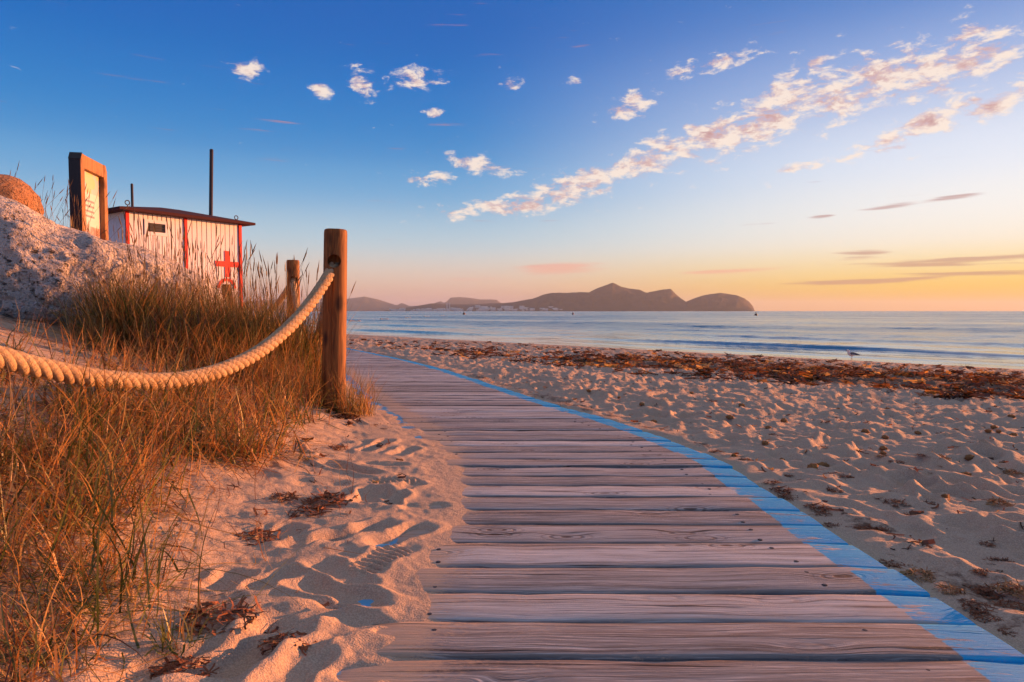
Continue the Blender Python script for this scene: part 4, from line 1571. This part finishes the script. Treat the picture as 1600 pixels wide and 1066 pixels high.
grass_obj('leaf_litter', P, 'dark crumbly leaf litter below the foot of the nearest post')

# strand-line litter: thousands of scraps nobody could count
P = []
bank = [ribbon_clump(7, .06, .03, (.05, .14), .012, 500 + i) for i in range(12)]
cnt = 0
while cnt < 2300:
    s_, r_ = random.uniform(7.5, 20), random.uniform(-6, 22)
    x, y = SX * s_ - SY * r_, SY * s_ + SX * r_
    if y < 2 or x < walk_r(y) + .2:
        continue
    wgt = math.exp(-((s_ - 10.8 - 2.2 * mnoise.noise(Vector((r_ * .35, s_ * .2, 3)))) / 2.4) ** 2) * (1 if r_ < 8 else math.exp(-((r_ - 8) / 4) ** 2)) * (.55 + .9 * mnoise.noise(Vector((x * .6, y * .6, 1)))) + (.10 if r_ < 9 else .04)
    if random.random() > wgt:
        continue
    v, f = bank[cnt % 12]
    an, k = random.uniform(0, 6.28), random.uniform(.7, 1.9)
    ca, sa = math.cos(an), math.sin(an)
    P.append((np.stack([(v[:, 0] * ca - v[:, 1] * sa) * k + x, (v[:, 0] * sa + v[:, 1] * ca) * k + y, v[:, 2] * k], 1), f, np.tile((BROWN if random.random() < .85 else STRAW)[random.randrange(3)] * random.uniform(.5, 1.2), (len(v), 1)), (x, y)))
    cnt += 1
for i in range(1300):                # smaller crumbs strewn over the near sand
    y = random.uniform(1.3, 9) ** 1.0
    x = float(walk_r(y)) + random.uniform(.08, .8 + y * .75)
    if random.random() < .22:
        x = float(walk_r(y)) - WALK_W - random.uniform(-.05, .9)
        if y > 4.3:
            continue
    v, f = bank[i % 12]
    q = random.choice((8, 16, 24))
    v, f = v[:q], f[:q // 8 * 3]
    an, k = random.uniform(0, 6.28), random.uniform(.12, .45)
    ca, sa = math.cos(an), math.sin(an)
    P.append((np.stack([(v[:, 0] * ca - v[:, 1] * sa) * k + x, (v[:, 0] * sa + v[:, 1] * ca) * k + y, v[:, 2] * k], 1), f, np.tile((BROWN if random.random() < .8 else STRAW)[random.randrange(3)] * random.uniform(.4, 1.2), (len(v), 1)), (x, y)))
gz = ground_z([p[3][0] for p in P], [p[3][1] for p in P])
P = [(p[0] + np.array([0, 0, z]), p[1], p[2]) for p, z in zip(P, gz)]
grass_obj('seaweed_litter', P, 'rust brown dried seaweed litter in a belt along the strand line')


def rough_ball(name, rad, sub, mat, seed, sq=.8):
    bm = bmesh.new()
    bmesh.ops.create_icosphere(bm, subdivisions=sub, radius=rad)
    for v in bm.verts:
        n = v.co.normalized()
        v.co += n * rad * (.45 * mnoise.noise(n * 2.1 + Vector((seed, 0, 0))) + .22 * mnoise.noise(n * 6.0 + Vector((seed, 3, 0))))
        v.co.z *= sq
        v.co.x *= 1.25
    me = bpy.data.meshes.new(name)
    bm.to_mesh(me)
    bm.free()
    me.polygons.foreach_set('use_smooth', np.ones(len(me.polygons), bool))
    me.materials.append(mat)
    return me


BALLS = [rough_ball('fibre_ball', .030, 3, M['ball'], i * 5.0) for i in range(4)]
spots = [(1150, 725), (1003, 634), (920, 617), (967, 627), (1140, 655), (1271, 677), (1380, 700), (1478, 782), (1549, 606), (1352, 677), (1500, 705), (1238, 705), (1445, 665), (1560, 690), (1310, 640), (1195, 700), (1520, 745), (1225, 656), (1338, 620), (1580, 660)]
for i in range(26):
    spots.append((random.uniform(900, 1590), random.uniform(605, 740)))
for i, (px, py) in enumerate(spots):
    x, y = hit(px, py)
    if x < walk_r(y) + .12:
        continue
    k = random.uniform(.35, .75)
    o = link('fibre_ball', BALLS[i % 4], None, (x, y, float(ground_z(x, y)[0]) + .012 * k))
    o.rotation_euler = (0, 0, random.uniform(0, 6.28))
    o.scale = (k, k, k)
    tag(o, 'small round brown fibre ball lying on the beach sand', 'fibre ball', 'brown fibre balls scattered on the beach')


# ------------------------------------------------------------------ gull at the water's edge
def build_gull():
    d = 22.6
    p = at(1331, 562.5, d)
    gz = float(ground_z(p.x, p.y)[0])
    root = empty('gull', (p.x, p.y, gz), R(180))       # local +X is the bird's front
    tag(root, 'grey backed white headed gull standing at the water edge', 'bird')
    # body: rings along tail -> breast -> neck -> head, one surface
    spine = [(-.235, .185, .004, .003), (-.20, .190, .022, .010), (-.14, .200, .045, .026), (-.07, .205, .062, .052), (.0, .210, .070, .070), (.06, .222, .066, .072),
             (.10, .248, .050, .055), (.118, .285, .036, .040), (.125, .315, .032, .034), (.138, .342, .033, .031), (.160, .350, .026, .024), (.178, .347, .010, .010)]
    V, F, n = [], [], 12
    pts = np.array([(a, 0, b) for a, b, _, _ in spine])
    t = np.gradient(pts, axis=0)
    t /= np.linalg.norm(t, axis=1)[:, None]
    for (a, b, ry, rz), tv in zip(spine, t):
        up = np.array([-tv[2], 0, tv[0]])
        for i in range(n):
            q = 2 * math.pi * i / n
            V.append(np.array([a, 0, b]) + np.array([0, 1, 0]) * ry * math.cos(q) + up * rz * math.sin(q))
    for i in range(len(spine) - 1):
        for j in range(n):
            F.append((i * n + j, i * n + (j + 1) % n, (i + 1) * n + (j + 1) % n, (i + 1) * n + j))
    link('body', mesh_from('body', V, F, M['white_feather'], True), root)
    for sg in (-1, 1):
        ws = [(.085, .232, .012), (.05, .232, .050), (-.03, .224, .056), (-.12, .212, .042), (-.20, .196, .024), (-.275, .180, .006)]
        V, F = [], []
        for (a, b, w) in ws:
            for i in range(8):
                q = 2 * math.pi * i / 8
                V.append((a, sg * (.050 - .16 * max(0, -a)) + sg * .024 * math.cos(q), b + w * math.sin(q)))
        for i in range(len(ws) - 1):
            for j in range(8):
                F.append((i * 8 + j, i * 8 + (j + 1) % 8, (i + 1) * 8 + (j + 1) % 8, (i + 1) * 8 + j))
        link('wing', mesh_from('wing', V, F, M['grey_feather'], True), root)
        v, f = sweep([(.005, sg * .025, .15), (.012, sg * .025, .08), (.0, sg * .025, -.01)], [.010, .005, .005], 6)
        link('leg', mesh_from('leg', v, f, M['leg'], True), root)
    v, f = sweep([(.170, 0, .348), (.200, 0, .343), (.222, 0, .334)], [.011, .008, .002], 6)
    link('bill', mesh_from('bill', v, f, M['beak'], True), root)


build_gull()


# ------------------------------------------------------------------ buoys and the far shore town
for (px, py, w, lb) in [(725, 492, 1.5, 'dark mooring buoy on the water left of the town'), (895, 492, 1.2, 'dark mooring buoy on the water below the headland peak'), (1181, 493.5, 1.3, 'dark mooring buoy just right of the headland tip')]:
    d = (CAM_H - SEA_Z) / ((py - 486.5) / FPX)
    X = (px - 800) / FPX * d
    o = bm_obj('buoy', lambda bm: lathe(bm, [(.15, -.5), (.62, -.2), (.70, .1), (.62, .45), (.30, .75), (.14, .85), (.14, 1.1), (.22, 1.15), (.18, 1.35), (.05, 1.4)], 16), M['buoy'], None, True)
    o.location = (X, d, SEA_Z)
    o.scale = (w, w, w)
    o.scale = (w * .65, w * .65, w * .65)
    tag(o, lb, 'buoy', 'buoys out on the bay')


def house_mesh(w, dp, h):
    bm = bmesh.new()
    box(bm, -w / 2, w / 2, -dp / 2, dp / 2, -3, h)
    # low pitched roof
    a = [bm.verts.new(p) for p in ((-w / 2 - .4, -dp / 2 - .4, h + .02), (w / 2 + .4, -dp / 2 - .4, h + .02), (w / 2 + .4, dp / 2 + .4, h + .02), (-w / 2 - .4, dp / 2 + .4, h + .02), (-w / 2 - .4, 0, h + dp * .2), (w / 2 + .4, 0, h + dp * .2))]
    for q in ((0, 1, 5, 4), (2, 3, 4, 5), (0, 4, 3), (1, 2, 5), (0, 3, 2, 1)):
        bm.faces.new([a[i] for i in q])
    bmesh.ops.recalc_face_normals(bm, faces=bm.faces)
    me = bpy.data.meshes.new('house')
    bm.to_mesh(me)
    bm.free()
    me.materials.append(M['town'])
    return me


HM = [house_mesh(14, 12, 7), house_mesh(22, 12, 10), house_mesh(10, 10, 6), house_mesh(34, 14, 14)]
for i in range(150):
    t = random.random()
    if t < .72:
        px, d = random.gauss(775, 55), 4520
    else:
        px, d = random.uniform(605, 720), 4450
    if px < 560 or px > 900:
        px = random.uniform(720, 830)
    rise = abs(random.gauss(0, 1)) * (9 if 725 < px < 870 else 3)
    o = link('house', HM[random.choice((0, 0, 1, 2, 2, 3))], None, ((px - 800) / FPX * d, d + rise * 6, -1 + rise * 1.2))
    o.rotation_euler = (0, 0, random.uniform(-.5, .5))
    tag(o, 'tiny pale house of the town along the far shore', 'house', 'pale houses along the far shore')
for (px, lb) in ((698.5, 'left one of two slender pale chimneys on the far shore'), (702.5, 'right one of two slender pale chimneys on the far shore')):
    o = bm_obj('chimney', lambda bm: lathe(bm, [(4.6, -3), (4.2, 10), (3.4, 52), (3.6, 53), (3.4, 55)], 14), M['town'], None, True)
    o.location = ((px - 800) / FPX * 4480, 4480, -1)
    tag(o, lb, 'chimney', 'two chimneys across the bay')


# ------------------------------------------------------------------ the air over the bay
def build_haze():
    m = bpy.data.materials.new('haze_air')
    m.use_nodes = True
    g = NT(m.node_tree)
    v = g.n('ShaderNodeVolumePrincipled', {'Color': (0.55, 0.70, 0.92, 1), 'Density': 0.000065, 'Anisotropy': 0.2})
    o = g.n('ShaderNodeOutputMaterial')
    g.t.links.new(v.outputs[0], o.inputs['Volume'])
    ob = bm_obj('haze', lambda bm: box(bm, -19000, 19000, -19000, 19000, -9, 262), m)
    tag(ob, 'thin morning haze over the bay', kind='stuff')


build_haze()
